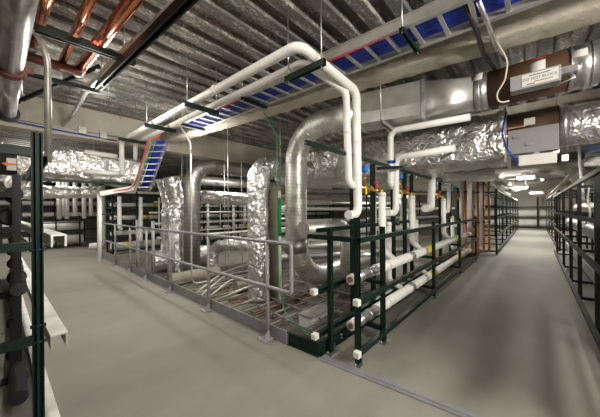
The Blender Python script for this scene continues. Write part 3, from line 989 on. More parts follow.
for pts, lab in (([ony(84, 152, 6.75), ony(117, 156.5, 6.75)], 'upper white branch pipe joining the overhead drop at far left'), ([ony(84, 171.5, 6.7), ony(123, 174, 6.7)], 'lower white branch pipe joining the overhead drop at far left')):
    tag(MB().tube(pts, 0.05, 14).build('branch_pipe', 'white'), lab, 'pipe')

# bent conduit in front of spiral duct
c0, c1, c2 = onx(180, 126, 2.3), onx(190.5, 143, 2.55), onx(190.5, 280, 2.55)
tag(MB().tube([c0 + V((0, 0, 0.25)), c0, c1, V((c1.x, c1.y, -0.12)), (c1.x + 1.6, c1.y - 0.25, -0.12)], 0.02, 10, bend=0.14).build('bent_conduit', 'galvd'), 'galvanised conduit bending down in front of the upright spiral duct', 'conduit')
# conduits over the pit floor
for i in range(22):
    yy = 1.85 + i * 0.24
    x0 = 2.05 + random.uniform(0, 0.9)
    z = PZ + 0.05 + 0.02 * (i % 3)
    lab = 'thin conduit lying across the pit floor'
    tag(MB().tube([(x0, yy, z), (5.0 + random.uniform(-1, 2.5), yy + random.uniform(-0.2, 0.2), z)], 0.017, 8).build('conduit', 'pitc' if i % 3 else 'batt'), lab if i % 3 else 'thin brown pipe lying across the pit floor', 'conduit', 'conduits on the pit floor' if i % 3 else 'brown pipes on the pit floor')
for i, (pa, pm, pb) in enumerate([((200, 296), (226, 275), (262, 268)), ((209, 297), (232, 279), (275, 272)), ((196, 293), (222, 273), (255, 262)), ((214, 302), (245, 288), (262, 284))]):
    pts = [onz(*pa, -0.2 + 0.03 * i), onz(*pm, -0.02 + 0.03 * i), onz(*pb, 0.0 + 0.03 * i)]
    tag(MB().tube(pts, 0.02, 9, bend=0.4).build('conduit', 'galvd'), 'pale conduit sweeping up from the pit edge behind the railing', 'conduit', 'sweeping conduits behind the railing')
for i in range(7):
    xx = 2.6 + i * 0.42
    tag(MB().tube([(xx, 1.75 + random.uniform(0, 0.5), PZ + 0.12), (xx + random.uniform(-0.3, 0.3), 4.5 + random.uniform(-1, 1.5), PZ + 0.12)], 0.014, 8).build('cross_conduit', 'pitc'), 'thin conduit crossing lengthwise over the pit floor pipes', 'conduit', 'lengthwise conduits in the pit')
# clutter boxes on pit floor near the green corner
t = thing('junction_box', 'white metal box lying in the pit behind the green corner curb', 'box', onz(318, 325, PZ))
q = onz(312, 330, PZ)
MB().box((q.x, q.y, PZ + 0.0), (q.x + 0.55, q.y + 0.25, PZ + 0.16)).build('body', 'whitef', t, bevel=0.006)
MB().box((q.x - 0.01, q.y - 0.01, PZ + 0.16), (q.x + 0.56, q.y + 0.26, PZ + 0.175)).build('lid', 'sheet', t)
for i in range(9):
    yy = 1.9 + i * 0.4
    xx = 2.2 + random.uniform(0, 0.9)
    tag(MB().bar((xx, yy, PZ + 0.02), (xx + random.uniform(0.8, 2.2), yy + random.uniform(-0.5, 0.5), PZ + 0.02), 0.08, 0.035).build('pit_plank', ['batt', 'tan', 'sheet'][i % 3]), ['rusty brown batten lying on the pit floor', 'tan batten lying on the pit floor', 'dull metal batten lying on the pit floor'][i % 3], 'batten', ['rusty battens in the pit', 'tan battens in the pit', 'metal battens in the pit'][i % 3])

# hanging wires / rods
def rodat(px, py1, x=None, zb=0.0, r=0.006, ztop=CZ + 0.105):
    q = onx(px, py1, x)
    return MB().tube([(q.x, q.y, zb), (q.x, q.y, ztop)], r, 6).build('hanger_rod', 'galvd')
for px, x, zb in ((228, 3.0, PZ), (241.5, 3.6, PZ), (224.5, 3.4, PZ), (181.8, 2.9, 1.0), (214, 4.5, 1.9), (205, 4.0, 1.9), (250, 4.9, 1.9), (312, 4.6, 2.2), (325, 5.2, 2.1), (336, 4.9, 2.1), (319, 5.8, 1.8), (280.5, 3.5, 1.75), (372, 5.4, 2.3), (332, 6.5, 1.8)):
    tag(rodat(px, 180, x, zb), 'thin hanging rod dropping from the deck among the ducts', 'rod', 'hanging rods among the ducts')
# green cable hanging
g0, g1, g2 = onx(261, 107, 3.0), onx(277, 136, 3.15), onx(277.3, 290, 3.1)
tag(MB().tube([g0 + V((-0.05, 0.1, 0.12)), g0, g1, V((g1.x, g1.y, 0.2)), onz(284, 312, -0.25), onz(302, 330, -0.2), onz(321, 338, -0.1)], 0.011, 8, bend=0.35).build('hanging_cable', 'grn'), 'long green cable hanging from the tray into the pit', 'cable')

# cables near the fire damper
a = onz(474, 6, 3.1)
tag(MB().tube([onz(464, 2, 3.12), onz(476, 30, 3.08), onx(484, 55, 3.6), onx(495, 69, 3.86)], 0.022, 10, bend=0.3).build('flex_conduit', 'dark'), 'black flexible conduit dropping from the cable tray to the brown damper', 'conduit')
tag(MB().tube([onz(478, 0, 3.12), onz(487, 22, 3.08), onx(497, 48, 3.5), onx(506, 60, 3.75)], 0.02, 10, bend=0.3).build('grey_conduit', 'galv'), 'grey conduit dropping beside the black flexible conduit', 'conduit')
tag(MB().tube([onx(482, 12, 3.0), onx(490, 32, 3.2), onx(503, 52, 3.6), onx(508, 62, 3.74), onx(505, 80, 3.74), onx(496, 95, 3.74), onx(499, 103, 3.74), onx(509, 101, 3.78)], 0.009, 8, bend=0.15).build('control_wire', simple('pale wire', (0.66, 0.6, 0.42), 0.5)), 'pale yellow wire looping in front of the brown sleeve', 'wire')
tag(MB().tube([onx(478, 4, 3.02), onx(488, 30, 3.24), onx(499, 51, 3.6), onx(505, 60, 3.73)], 0.007, 8, bend=0.15).build('control_wire', 'blue'), 'thin blue wire running down beside the grey conduit', 'wire')
tag(MB().tube([onx(506, 112, 4.9), onx(502, 132, 4.85), onx(506, 148, 4.85), onx(518, 163, 4.85)], 0.012, 8, bend=0.2).build('control_wire', 'blue'), 'blue wire dangling left of the grey access panel', 'wire')

# ================================================================ RIGHT AISLE, FAR END
# copper pipes
for i, px in enumerate((465.5, 472, 478, 483.5, 489)):
    p = ony(px, 215, 1.2)
    p = V((8.75 + 0.3 * i, 1.18 + 0.02 * i, 0))
    q = ray(px, 215); yy = (8.75 + 0.3 * i) * q.y / q.x
    t = thing('copper_pipe', 'upright copper pipe, %s from the rack end' % ['first', 'second', 'third', 'fourth', 'fifth'][i], 'pipe', (p.x, yy, 0), 'upright copper pipes')
    MB().tube([(p.x, yy, 2.35), (p.x, yy, 0.1), (p.x - 0.9, yy + 0.5, 0.06)], 0.033, 12, bend=0.12).build('pipe', 'copperd', t)
    for zz_ in (1.0, 1.9):
        MB().ring((p.x, yy, zz_), (0, 0, 1), 0.05, 0.04).build('clamp', 'dark', t)
tag(MB().tube([(8.5, 1.32, 0.9), (8.5, 1.32, 2.2), (10.2, 0.95, 2.32)], 0.055, 12, bend=0.1).build('white_header', 'white'), 'white pipe framing the top of the copper pipes', 'pipe')
tag(MB().tube([ony(461, 240, 1.6), ony(462, 199, 1.6), ony(467, 199, 1.6), ony(467.5, 236, 1.6)], 0.09, 12, bend=0.1).build('u_bend_pipe', 'white'), 'white u shaped pipe left of the copper pipes', 'pipe')
for i, x in enumerate((9.6, 10.6, 11.4)):
    tag(MB().tube([(x, 1.25 + 0.1 * i, 0.3), (x, 1.25 + 0.1 * i, 2.3)], 0.09, 14).build('white_pipe', 'white'), 'fat upright white pipe behind the copper pipes, %s one' % ['left', 'middle', 'right'][i], 'pipe', 'fat white pipes behind the copper')

for i in range(5):
    tag(MB().tube([(6.9 + 0.3 * i, 1.75 + 0.09 * i, 0.07 + PZ * 0), (9.1, 1.5 + 0.07 * i, 0.07), (10.0, 1.42 + 0.06 * i, 0.07)], 0.04, 10).build('copper_pipe', 'copperd'), 'copper pipe lying low at the foot of the upright copper pipes', 'pipe', 'low copper pipes')
for i, (yy, z, x0_, x1_) in enumerate(((1.2, 2.35, 9, 24), (-0.75, 2.3, 7, 24), (0.9, 2.62, 10, 25), (-0.3, 2.75, 14, 25))):
    tag(MB().tube([(x0_, yy, z), (x1_, yy, z)], (0.06, 0.05, 0.1, 0.08)[i], 12).build('overhead_pipe', ('white', 'galvd', 'white', 'galvd')[i]), ['white pipe running overhead above the far left aisle rack', 'thin grey pipe running overhead above the black rack', 'thick white pipe running overhead along the middle of the far aisle', 'grey pipe running high over the far aisle'][i], 'pipe')
def aisle_rack(lab, x0, x1, y, depth, posts, zs, mat, ztop, group=None, base=True):
    """open channel rack along x; y is its front, depth its signed depth"""
    t = thing('pipe_rack', lab, 'rack', ((x0 + x1) / 2, y, 0))
    for x in posts:
        p = MB().strut((x, y, 0.01), (x, y, ztop), 0.045, 0.045, up=(0, math.copysign(1, depth), 0)).build('post', mat, t)
        MB().box((x - 0.06, y - 0.05, 0.001), (x + 0.06, y + 0.05, 0.012)).build('post_base', 'galv', p)
        MB().strut((x, y + depth, 0.01), (x, y + depth, ztop), 0.045, 0.045, up=(0, -math.copysign(1, depth), 0)).build('post', mat, t)
        for z in zs:
            MB().strut((x, y, z - 0.04), (x, y + depth, z - 0.04), 0.041, 0.041).build('cross_arm', mat, t)
    for z in zs:
        MB().strut((x0, y - math.copysign(0.04, depth), z), (x1, y - math.copysign(0.04, depth), z), 0.045, 0.045, up=(0, -math.copysign(1, depth), 0)).build('rail', mat, t)
    return t
aisle_rack('far green pipe rack along the left of the aisle beyond the copper pipes', 9.9, 24.5, 0.86, 0.6, [9.96, 12, 14, 16.2, 18.5, 21, 24.4], [1.95, 1.53, 1.13, 0.62, 0.14], 'green', 2.0)
aisle_rack('black pipe rack along the right side of the aisle', 1.9, 11.2, -0.51, -0.7, [2.2, 3.66, 4.25, 5.75, 7.0, 8.6, 10.9], [1.76, 1.27, 0.80, 0.09], 'black', 1.82)
for z, y, r, lab in ((0.28, -0.85, 0.17, 'fat grey pipe lying low inside the black rack'), (0.98, -0.85, 0.15, 'fat grey pipe on the middle level of the black rack'), (1.42, -1.0, 0.12, 'grey pipe on the upper level of the black rack')):
    tag(MB().tube([(2.0, y, z), (11.3, y, z)], r, 20).build('grey_pipe', 'duct_dim'), lab, 'pipe')
tag(MB().tube([ony(589, 188, -0.6), ony(587, 200, -0.6), ony(592, 214, -0.6), ony(585, 224, -0.6), ony(578, 222, -0.66)], 0.012, 8, bend=0.1).build('loose_cable', 'white'), 'white cable looped over the black rack', 'cable')
# continuing black rack racks beyond
aisle_rack('far black rack at the end of the aisle on the right', 12.0, 24.0, -0.62, -0.6, [12, 14.5, 17, 20, 23.5], [1.95, 1.3, 0.8, 0.1], 'black', 2.0)
for z, r, lab in ((1.08, 0.26, 'upper white pipe along the end wall of the aisle'), (0.38, 0.26, 'lower white pipe along the end wall of the aisle')):
    tag(MB().tube([(25.0, -1.5, z), (25.0, 6, z)], r, 20).build('wall_pipe', 'white'), lab, 'pipe')
tag(MB().strut((24.6, -0.2, 0), (24.6, -0.2, 2.2), 0.12, 0.12, up=(1, 0, 0)).build('pipe_stand', 'green'), 'dark stand in front of the white end wall pipes', 'stand')
t = thing('wall_rack', 'dark channel rack on the end wall above the white pipes', 'frame', (25, 1, 1.5))
MB().strut((24.7, -1.2, 1.5), (24.7, 4, 1.5), 0.1, 0.1).build('rail', 'green', t)
# crossing ducts and fittings over the aisle
duct('flat_duct', 'flat galvanised duct crossing low over the right aisle', 'duct', [(9.6, 4.5, 2.62), (9.6, -0.9, 2.62)], 0.3, 'sheet', seg=32, prof=(0.55, 0.16))
t = duct('flat_duct', 'second flat galvanised duct crossing farther down the right aisle', 'duct', [(13.2, 5, 2.75), (13.2, -1.6, 2.75)], 0.3, 'sheet', seg=32, prof=(0.5, 0.2))
t = duct('flat_duct', 'farthest flat duct crossing the right aisle near the end wall', 'duct', [(18, 5, 2.6), (18, -1.6, 2.6)], 0.3, 'sheet', seg=32, prof=(0.5, 0.25))
e0, e1 = ony(556, 172, -0.25), ony(583, 184, -0.75)
duct('duct_elbow', 'grey duct elbow turning down above the black rack', 'duct', [ony(545, 166, -0.25), ony(570, 168, -0.8), ony(588, 186, -1.3)], 0.22, 'ductplain', bend=0.6, bres=6, seg=26)
q = ony(537, 159.5, 0.05)
def fixture(lab, c, w, grp='aisle lights'):
    t = thing('light_fixture', lab, 'light', c, grp)
    MB().box((c[0] - 0.1, c[1] - w / 2, c[2]), (c[0] + 0.1, c[1] + w / 2, c[2] + 0.08)).build('housing', 'whitef', t)
    MB().box((c[0] - 0.08, c[1] - w / 2 + 0.03, c[2] - 0.03), (c[0] + 0.08, c[1] + w / 2 - 0.03, c[2])).build('diffuser', 'tube', t, 'lit diffuser')
    m = MB()
    for s in (-1, 1):
        m.tube([(c[0], c[1] + s * (w / 2 - 0.08), c[2] + 0.08), (c[0], c[1] + s * (w / 2 - 0.08), CZ + 0.105)], 0.005, 6)
    m.build('suspension_rods', 'galv', t)
    return t
t = thing('junction_box', 'white box hanging under the lower damper over the right aisle', 'box', (4.95, 0, 2.05))
c_ = onx(537, 159, 4.9)
MB().box((4.9, c_.y - 0.2, c_.z - 0.075), (5.05, c_.y + 0.2, c_.z + 0.075)).build('body', 'whitef', t, bevel=0.006)
MB().box((4.97, c_.y - 0.03, c_.z + 0.07), (5.0, c_.y + 0.03, 2.203)).build('bracket', 'galv', t)
MB().box((4.895, c_.y - 0.19, c_.z - 0.065), (4.9, c_.y + 0.19, c_.z + 0.065)).build('cover', 'white', t)
fixture('white strip light over the right aisle, beyond the first flat duct', (11.5, 0.2, 2.40), 0.45)
fixture('white strip light far down the right aisle', (16.0, 0.5, 2.35), 0.6)
fixture('white strip light at the end of the right aisle', (21.0, -0.1, 2.3), 0.6)
def emlight(lab, p, d=0.12, name='emergency_light', mat='tube'):
    t = thing(name, lab, 'light', p)
    MB().box((p.x - 0.05, p.y - d, p.z - 0.07), (p.x + 0.05, p.y + d, p.z + 0.07)).build('housing', 'whitef', t)
    MB().box((p.x - 0.055, p.y - d * 0.8, p.z - 0.05), (p.x - 0.05, p.y + d * 0.8, p.z + 0.05)).build('lamp_face', mat, t)
    MB().tube([(p.x, p.y, p.z + 0.07), (p.x, p.y, CZ + 0.105)], 0.008, 6).build('stem', 'galv', t)
emlight('small bright emergency lamp left of the white conduit above the black rack', ony(556, 150, -0.3), 0.045)
emlight('small bright emergency lamp below the first, nearer the black rack', ony(565, 158, -0.45), 0.05)
emlight('small red lit exit lamp hanging far down the right aisle', ony(540.5, 193, -0.35), 0.22, 'exit_lamp', 'redlit')
tag(MB().tube([ony(579, 140, -0.6), ony(580, 165, -0.6), ony(582, 182, -0.6), ony(583, 200, -0.6)], 0.022, 10, bend=0.2).build('white_conduit', 'white'), 'white conduit dropping onto the black rack at right', 'conduit')
tag(MB().tube([ony(586, 150, -0.9), ony(603, 148, -0.9), ony(640, 144, -0.9)], 0.085, 16).build('blue_banded_pipe', 'bluev'), 'blue pipe at the right edge above the black rack', 'pipe')
tag(MB().tube([ony(583, 163, -0.8), ony(640, 158, -0.8)], 0.08, 16).build('white_branch', 'white'), 'white pipe below the blue pipe at the right edge', 'pipe')

# ================================================================ BACKGROUND RACKS BEYOND THE PIT
aisle_rack('dark green pipe rack on the far side of the pit', 2.2, 14.6, 10.25, 0.7, [2.3, 3.0, 3.8, 4.5, 5.3, 6.8, 8.3, 9.8, 11.4, 13.0, 14.5], [2.0, 1.78, 1.55, 1.34, 1.1, 0.8, 0.55, 0.12], 'green', 2.1)
for i, (z, r, yy) in enumerate(((0.26, 0.10, 10.5), (0.70, 0.09, 10.5), (1.20, 0.07, 10.55), (1.64, 0.06, 10.55), (2.08, 0.06, 10.6))):
    t = thing('insulated_pipe', 'long white pipe on the far pit rack, %s level' % ['lowest', 'second', 'third', 'fourth', 'top'][i], 'pipe', (8, yy, z), 'white pipes on the far rack')
    MB().tube([(2.3, yy, z), (14.8, yy, z)], r, 16).build('pipe', 'white', t)
    for x in (2.8 + i * 0.3, 8 - i * 0.3):
        MB().ring((x, yy, z), (1, 0, 0), r * 1.03, 0.16).build('yellow_band', 'yel', t, 'yellow marking band')
for i in range(12):
    x = 2.45 + i * 0.62
    tag(MB().tube([(x, 10.08, 1.9), (x, 10.08, 0.4 if i % 2 else 0.85), (x + 0.15, 10.4, 0.35 if i % 2 else 0.8)], 0.06, 12, bend=0.12).build('riser_pipe', 'white'), 'white riser in the far rack beyond the pit', 'pipe', 'white risers in the far rack')
# gray posts group inside the railing at the far left
for i, x in enumerate((2.15, 2.4, 2.75)):
    tag(MB().tube([(x, 7.3 - i * 0.3, PZ), (x, 7.3 - i * 0.3, 1.2 - 0.03 * i)], 0.04, 12).build('grey_stub', 'rail'), 'grey pipe stub standing in the pit behind the far railing', 'pipe', 'grey stubs in the pit')
q = onz(98.5, 249, 0.0)
t = thing('drain_pipe', 'thick white pipe standing on the floor by the far end of the railing', 'pipe', q)
MB().tube([q + V((0.1, 0, 2.4)), q + V((0.1, 0, 0.12)), q + V((-0.25, 0.1, 0.1))], 0.13, 16, bend=0.15).build('pipe', 'white', t)
MB().ring(q + V((0.1, 0, 1.3)), (0, 0, 1), 0.135, 0.04).build('band', 'blue', t, 'blue marking band')
# left end racks
aisle_rack('dark rack with white pipes at the far end of the left walkway', 0.0, 2.0, 13.6, 0.7, [0.08, 0.55, 1.25, 1.95], [1.0, 0.62, 0.12], 'black', 1.25)
for i, z in enumerate((0.32, 0.86)):
    tag(MB().tube([(-0.1, 13.95, z), (2.1, 13.95, z)], 0.17, 16).build('insulated_pipe', 'white'), '%s fat white pipe in the rack at the end of the left walkway' % ['lower', 'upper'][i], 'pipe')
for i, px in enumerate((59, 64, 67, 75, 84, 91)):
    p = ony(px, 205, 13.2)
    tag(MB().tube([(p.x, 13.2, CZ + 0.105), (p.x, 13.2, 1.15 + 0.1 * (i % 2))], 0.07, 10).build('riser_pipe', 'white'), 'white upright pipe above the end rack of the left walkway', 'pipe', 'white uprights over the end rack')
aisle_rack('tall dark rack far back behind the end of the left walkway', -2.8, 3.8, 15.6, 0.7, [-2.6, -1.6, -0.6, 0.4, 1.4, 2.4, 3.4], [2.6, 2.1, 1.6, 1.1, 0.6], 'black', 2.8)
for i, z in enumerate((2.3, 1.8, 1.3)):
    tag(MB().tube([(-2.8, 15.9, z), (3.8, 15.9, z)], 0.1, 12).build('insulated_pipe', 'white'), '%s white pipe on the tall dark rack far back left' % ['top', 'middle', 'lowest'][i], 'pipe')
for i, (yy, z, r, x1_) in enumerate(((9.3, 1.36, 0.035, 13), (9.5, 0.98, 0.045, 13), (9.1, 1.72, 0.03, 14), (9.6, 0.48, 0.05, 12), (9.2, 0.66, 0.03, 13))):
    yy = 9.726 - r
    tag(MB().tube([(3.2 + 0.08 * i, yy, z), (x1_ - 2, yy, z)], r, 10).build('cross_pipe', 'white' if i % 2 else 'galvd'), ['thin grey pipe before the far rack at rail height', 'white pipe before the far rack below rail height', 'highest thin grey pipe before the far rack, well above the railing', 'white pipe before the far rack near the floor', 'thin grey pipe before the far rack at knee height'][i], 'pipe')
for i in range(10):
    x = 3.6 + 0.8 * i
    tag(MB().strut((x, 9.75, PZ), (x, 9.75, 2.0 + 0.15 * (i % 3)), 0.05, 0.05, up=(0, 1, 0)).build('channel_post', 'green'), 'slim dark green channel post standing before the far rack', 'post', 'channel posts before the far rack')
# dense crossings deep in the back right (behind the valves)
for i, (x0, y0_, x1, y1_, z, r, mt, lab) in enumerate([
        (6, 7.5, 16, 3.2, 1.45, 0.06, 'white', 'slim white pipe slanting across the deep background at rail height'),
        (6.5, 8.2, 17, 4.6, 1.72, 0.07, 'white', 'slim white pipe slanting across the deep background above rail height'),
        (8, 7.0, 18, 4.2, 0.95, 0.09, 'galvd', 'grey pipe slanting across the deep background'),
        (7, 6.6, 17, 2.8, 0.55, 0.12, 'white', 'white pipe low in the deep background'),
        (5.2, 6.6, 8.8, 4.4, 0.2, 0.12, 'galvd', 'grey pipe low across the pit behind the big loop'),
        (4.8, 5.6, 8.8, 3.2, 0.05, 0.1, 'duct_dim', 'dull duct low across the pit behind the rack'),
        (6, 5.2, 12, 2.9, 2.02, 0.05, 'galvd', 'thin conduit high in the background behind the valves')]):
    tag(MB().tube([(x0, y0_, z), (x1, y1_, z)], r, 12).build('cross_pipe', mt), lab, 'pipe')
aisle_rack('green pipe rack deep behind the valve row', 7.0, 16, 4.9, 0.6, [9.4, 10.8, 12.2, 14, 15.8], [2.1, 1.6, 1.1, 0.5], 'green', 2.2)
for i in range(6):
    x = 9.5 + i * 0.9
    tag(MB().tube([(x, 4.6, 0.0), (x, 4.6, 2.2)], 0.07, 10).build('riser_pipe', 'white'), 'white upright pipe deep behind the valve row', 'pipe', 'deep white uprights')

# ================================================================ LEFT NEAR RACK
t = thing('pipe_rack', 'near black green channel rack at the left edge with galvanised shelf channels', 'rack', (0, 2.6, 0))
q = onz(39, 439, 0.0)
lx, ly = q.x, q.y
vd = V((lx, ly, 0)).normalized()
sd = V((vd.y, -vd.x, 0)) * 0.0135
m = MB()
for sg in (-1, 1):
    m.strut(V((lx, ly, 0)) + sd * sg, V((lx, ly, 1.9)) + sd * sg, 0.027, 0.045, up=vd)
p = m.build('post', 'green', t)
for z in (1.17, 0.60, 0.70):
    MB().tube([V((lx, ly, z)) - sd * 2.6, V((lx, ly, z)) + sd * 2.7], 0.011, 6).build('bolt', 'dark', p)
q2 = onz(18, 378, 0.0)
p2 = MB().strut((q2.x, q2.y, 0.0), (q2.x, q2.y, 1.72), 0.05, 0.05, up=(1, 0, 0)).build('post', 'black', t)
MB().box((q2.x - 0.1, q2.y - 0.06, 0.0), (q2.x + 0.06, q2.y + 0.06, 0.012)).box((q2.x - 0.06, q2.y - 0.05, 0.012), (q2.x - 0.03, q2.y + 0.05, 0.1)).build('post_base', 'black', p2)
for z, w in ((1.77, 0.055), (1.195, 0.05), (0.62, 0.05)):
    MB().strut((lx - 0.02, ly + 0.0, z), (-1.6, ly + 0.02, z), 0.045, w).build('cross_arm', 'green', t)
for z in (1.55, 1.26, 0.72, 0.3):
    MB().strut((q2.x, q2.y, z), (-1.6, q2.y, z), 0.04, 0.045).build('cross_arm', 'black', t)
for x in (-0.28, -0.75):
    MB().strut((x, 3.2, 0.0), (x, 3.2, 1.85), 0.05, 0.05, up=(1, 0, 0)).build('post', 'black', t)
MB().strut((0.2, 3.0, 1.83), (0.14, 7, 1.83), 0.06, 0.07).build('top_rail', 'black', t)
for z, px, py in ((1.19, 59, 240), (0.52, 59.5, 340)):
    q = onz(px, py, z)
    MB().prism([(-0.045, 0.04), (-0.045, -0.05), (-0.032, -0.05), (-0.032, 0.03), (0.032, 0.03), (0.032, -0.05), (0.045, -0.05), (0.045, 0.04)],
               (q.x, q.y, z), (q.x - 0.12, q.y + 6.0, z)).build('shelf_channel', 'sheet', t, 'galvanised shelf channel')
MB().prism([(-0.035, 0.05), (-0.035, 0.0), (-0.022, 0.0), (-0.022, 0.038), (0.022, 0.038), (0.022, 0.0), (0.035, 0.0), (0.035, 0.05)], (0.20, 2.0, 0.002), (0.1, 8.0, 0.002)).build('floor_channel', 'sheet', t, 'galvanised floor channel')
for i, (x, y0_, z, r, lab) in enumerate(((0.06, 3.0, 0.80, 0.05, 'added dark pipe standing in for shade on the second shelf of the near left rack'), (0.02, 3.4, 1.36, 0.06, 'added dark pipe standing in for shade on the third shelf of the near left rack, below the upper one'), (0.05, 2.7, 0.10, 0.05, 'added dark pipe standing in for shade at floor level in the near left rack'), (0.07, 3.4, 1.10, 0.05, 'added slim dark pipe standing in for shade between the shelves of the near left rack'), (0.06, 4.4, 1.62, 0.06, 'added dark pipe standing in for shade at the top of the near left rack'))):
    t = thing('shade_pipe', lab, 'pipe')  # pipes added as dark filler for the shade inside the rack
    MB().tube([(x, y0_, z), (x + 0.05, 9.5, z)], r, 16).build('pipe', 'dark', t)
    for yy in (3.6, 4.6, 6.0):
        if yy > y0_: MB().ring((x, yy, z), (0, 1, 0), r * 1.3, 0.05).build('clamp', 'black', t)
# things in the left rack
t = thing('labelled_pipe', 'dark pipe with an orange arrow label in the left rack', 'pipe', (-0.5, 3.5, 1.7))
a = ony(17, 164, 3.3)
MB().tube([(a.x, 3.3, a.z), (-1.8, 3.3, a.z)], 0.1, 20).build('pipe', 'dark', t)
b0, b1 = ony(6.5, 164, 3.2), ony(16.5, 164, 3.2)
lb = MB().box((b0.x, 3.19, b0.z - 0.05), (b1.x, 3.196, b0.z + 0.05)).build('label', 'paper', t, 'white label')
cxm = (b0.x + b1.x) / 2
MB().bar((cxm - 0.03, 3.187, b0.z), (cxm + 0.03, 3.187, b0.z), 0.004, 0.014).prism([(0, 0.02), (0.035, 0), (0, -0.02)], (cxm - 0.02, 3.188, b0.z), (cxm - 0.02, 3.184, b0.z)).build('arrow', 'orange', lb, 'orange arrow')
for i, (yy, z, r, lab) in enumerate(((4.4, 1.95, 0.16, 'ribbed flexible metal duct above the left rack'), (4.0, 1.05, 0.1, 'grey pipe on the middle shelf of the left rack'), (3.8, 0.5, 0.1, 'grey pipe on the low shelf of the left rack'))):
    if i == 0:
        m = MB()
        m.tube([(-1.8, yy, z), (0.02, yy, z + 0.06)], 0.15, 24)
        for k in range(22):
            m.ring((-1.4 + k * 0.065, yy, z + 0.02 + 0.0022 * k), (1, 0, 0.03), 0.165, 0.03)
        tag(m.build('flexible_duct', 'foil'), lab, 'duct')
    else:
        tag(MB().tube([(-1.8, yy, z), (-0.05, yy, z)], r, 18).build('grey_pipe', 'galvd'), lab, 'pipe')
tag(MB().tube([(0.1, 4.7, 1.9), (0.05, 6.1, 2.0), (0.0, 7.2, 1.9)], 0.2, 24, step=0.06, disp=0.06).build('foil_duct', 'foil'), 'foil wrapped bundle behind the near left post', 'duct')
for i, (x, yy) in enumerate(((-0.12, 5.2), (-0.3, 5.8), (-0.5, 5.0))):
    tag(MB().tube([(x, yy, 0.0), (x, yy, 1.8)], 0.05, 12).build('upright_pipe', 'galvd'), 'pale upright pipe behind the near left rack', 'pipe', 'upright pipes behind the left rack')

# ================================================================ LEFT OVERHEAD
t = thing('overhead_pipe', 'galvanised pipe with a rust red clamp overhead at the left edge', 'pipe', (0.04, 3, 2.6))
MB().tube([(0.075, 1.2, 2.6), (0.03, 3.25, 2.6)], 0.073, 24).build('near_length', 'galv', t)
MB().tube([(0.03, 3.25, 2.6), (0.02, 4.75, 2.6)], 0.068, 24).build('far_length', 'galv', t)
MB().ring((0.03, 3.2, 2.6), (0, 1, 0), 0.098, 0.09).box((-0.10, 3.16, 2.57), (-0.06, 3.24, 2.63)).box((0.12, 3.16, 2.57), (0.16, 3.24, 2.63)).build('coupling', 'rust', t, 'rust red grooved coupling')
MB().ring((0.02, 4.72, 2.6), (0, 1, 0), 0.1, 0.09).build('end_collar', 'dark', t, 'black end collar')
zc_ = 3.16
cpd = [((133, 0), (77, 72), 0.058, 'fat copper pipe overhead, right of the three at left'), ((90, 0), (61, 65), 0.038, 'slim copper pipe overhead, middle of the three at left'), ((46, 0), (31, 48), 0.046, 'copper pipe overhead, nearest the galvanised pipe')]
for a, b, r, lab in cpd:
    p, q = onz(*a, zc_), onz(*b, zc_)
    d = (q - p).normalized()
    t = thing('copper_pipe', lab, 'pipe', p)
    MB().tube([p - d * 1.2, q], r, 20).build('pipe', 'copper', t)
    MB().ring(q - d * 0.05, d, r * 1.12, 0.12).build('end_coupling', 'galv', t, 'silver end coupling')
    mid = p.lerp(q, 0.52)
    MB().ring(mid, d, r * 1.06, 0.1).build('joint', 'copper', t)
h0, h1 = onz(0, 48, 3.1), onz(80, 75, 3.1)
tag(MB().tube([h0 + V((-0.8, 0.0, 0)), h0, V((h1.x, h0.y, 3.1))], 0.05, 16).build('header_pipe', 'rust'), 'rust red header pipe crossing under the copper pipe ends', 'pipe')
a, b = onz(28, 68, 3.0), onz(62, 76, 3.0)
tag(MB().bar(a, b, 0.1, 0.05).build('mounting_plate', 'galv'), 'flat galvanised plate under the copper pipe ends', 'plate')
def strutset(lab, p, q, w, h, rods, mat='black'):
    t = thing('support_strut', lab, 'strut', p)
    MB().strut(p, q, w, h).build('channel', mat, t)
    for f in rods:
        r_ = V(p).lerp(V(q), f)
        MB().tube([(r_.x, r_.y, r_.z - 0.04), (r_.x, r_.y, CZ + 0.105)], 0.008, 6).build('rod', 'galv', t)
    return t
strutset('black strut crossing under the three copper pipes, nearer the camera', (-0.5, 3.37, 3.07), (0.97, 3.33, 3.07), 0.06, 0.06, (0.1, 0.93))
strutset('black strut crossing beyond the copper pipe ends', (-0.6, 4.27, 2.98), (1.0, 4.27, 2.98), 0.05, 0.05, (0.1, 0.95))
strutset('long black strut running away overhead between the copper pipes and the deck', (0.99, 0.9, 3.02), (0.80, 4.2, 3.02), 0.07, 0.08, (0.3, 0.95))
strutset('thin black strut slanting behind the galvanised pipe', ony(100, 66, 4.35), ony(17, 102, 4.6), 0.04, 0.04, (0.05, 0.95))
p, q = onz(170, 8, 3.12), onz(104, 71, 3.12)
tag(MB().tube([p - (q - p).normalized() * 1.0, p, q, onz(90, 92, 3.12) + V((-0.05, 0, -0.02)), onz(76, 110, 3.12), onz(56, 133, 3.12)], 0.032, 14, bend=0.2).build('jacketed_pipe', 'galv'), 'silver pipe running beside the long black strut towards the hanging wall', 'pipe')
a, b, c = onz(24, 28, 3.0), onz(44, 42, 3.0), onz(48, 62, 3.0)
q = V((onz(48, 130, 2.2).x, 0, 0))
k = ony(47.5, 60, 3.6)
kb = ony(47.5, 134, 3.6)
tag(MB().tube([ony(22, 26, 3.25), ony(38, 33, 3.5), k, V((k.x, 3.6, 1.9))], 0.028, 14, bend=0.3).build('bent_conduit', 'galvd'), 'grey conduit bending down from the galvanised pipe behind the near left post', 'conduit')
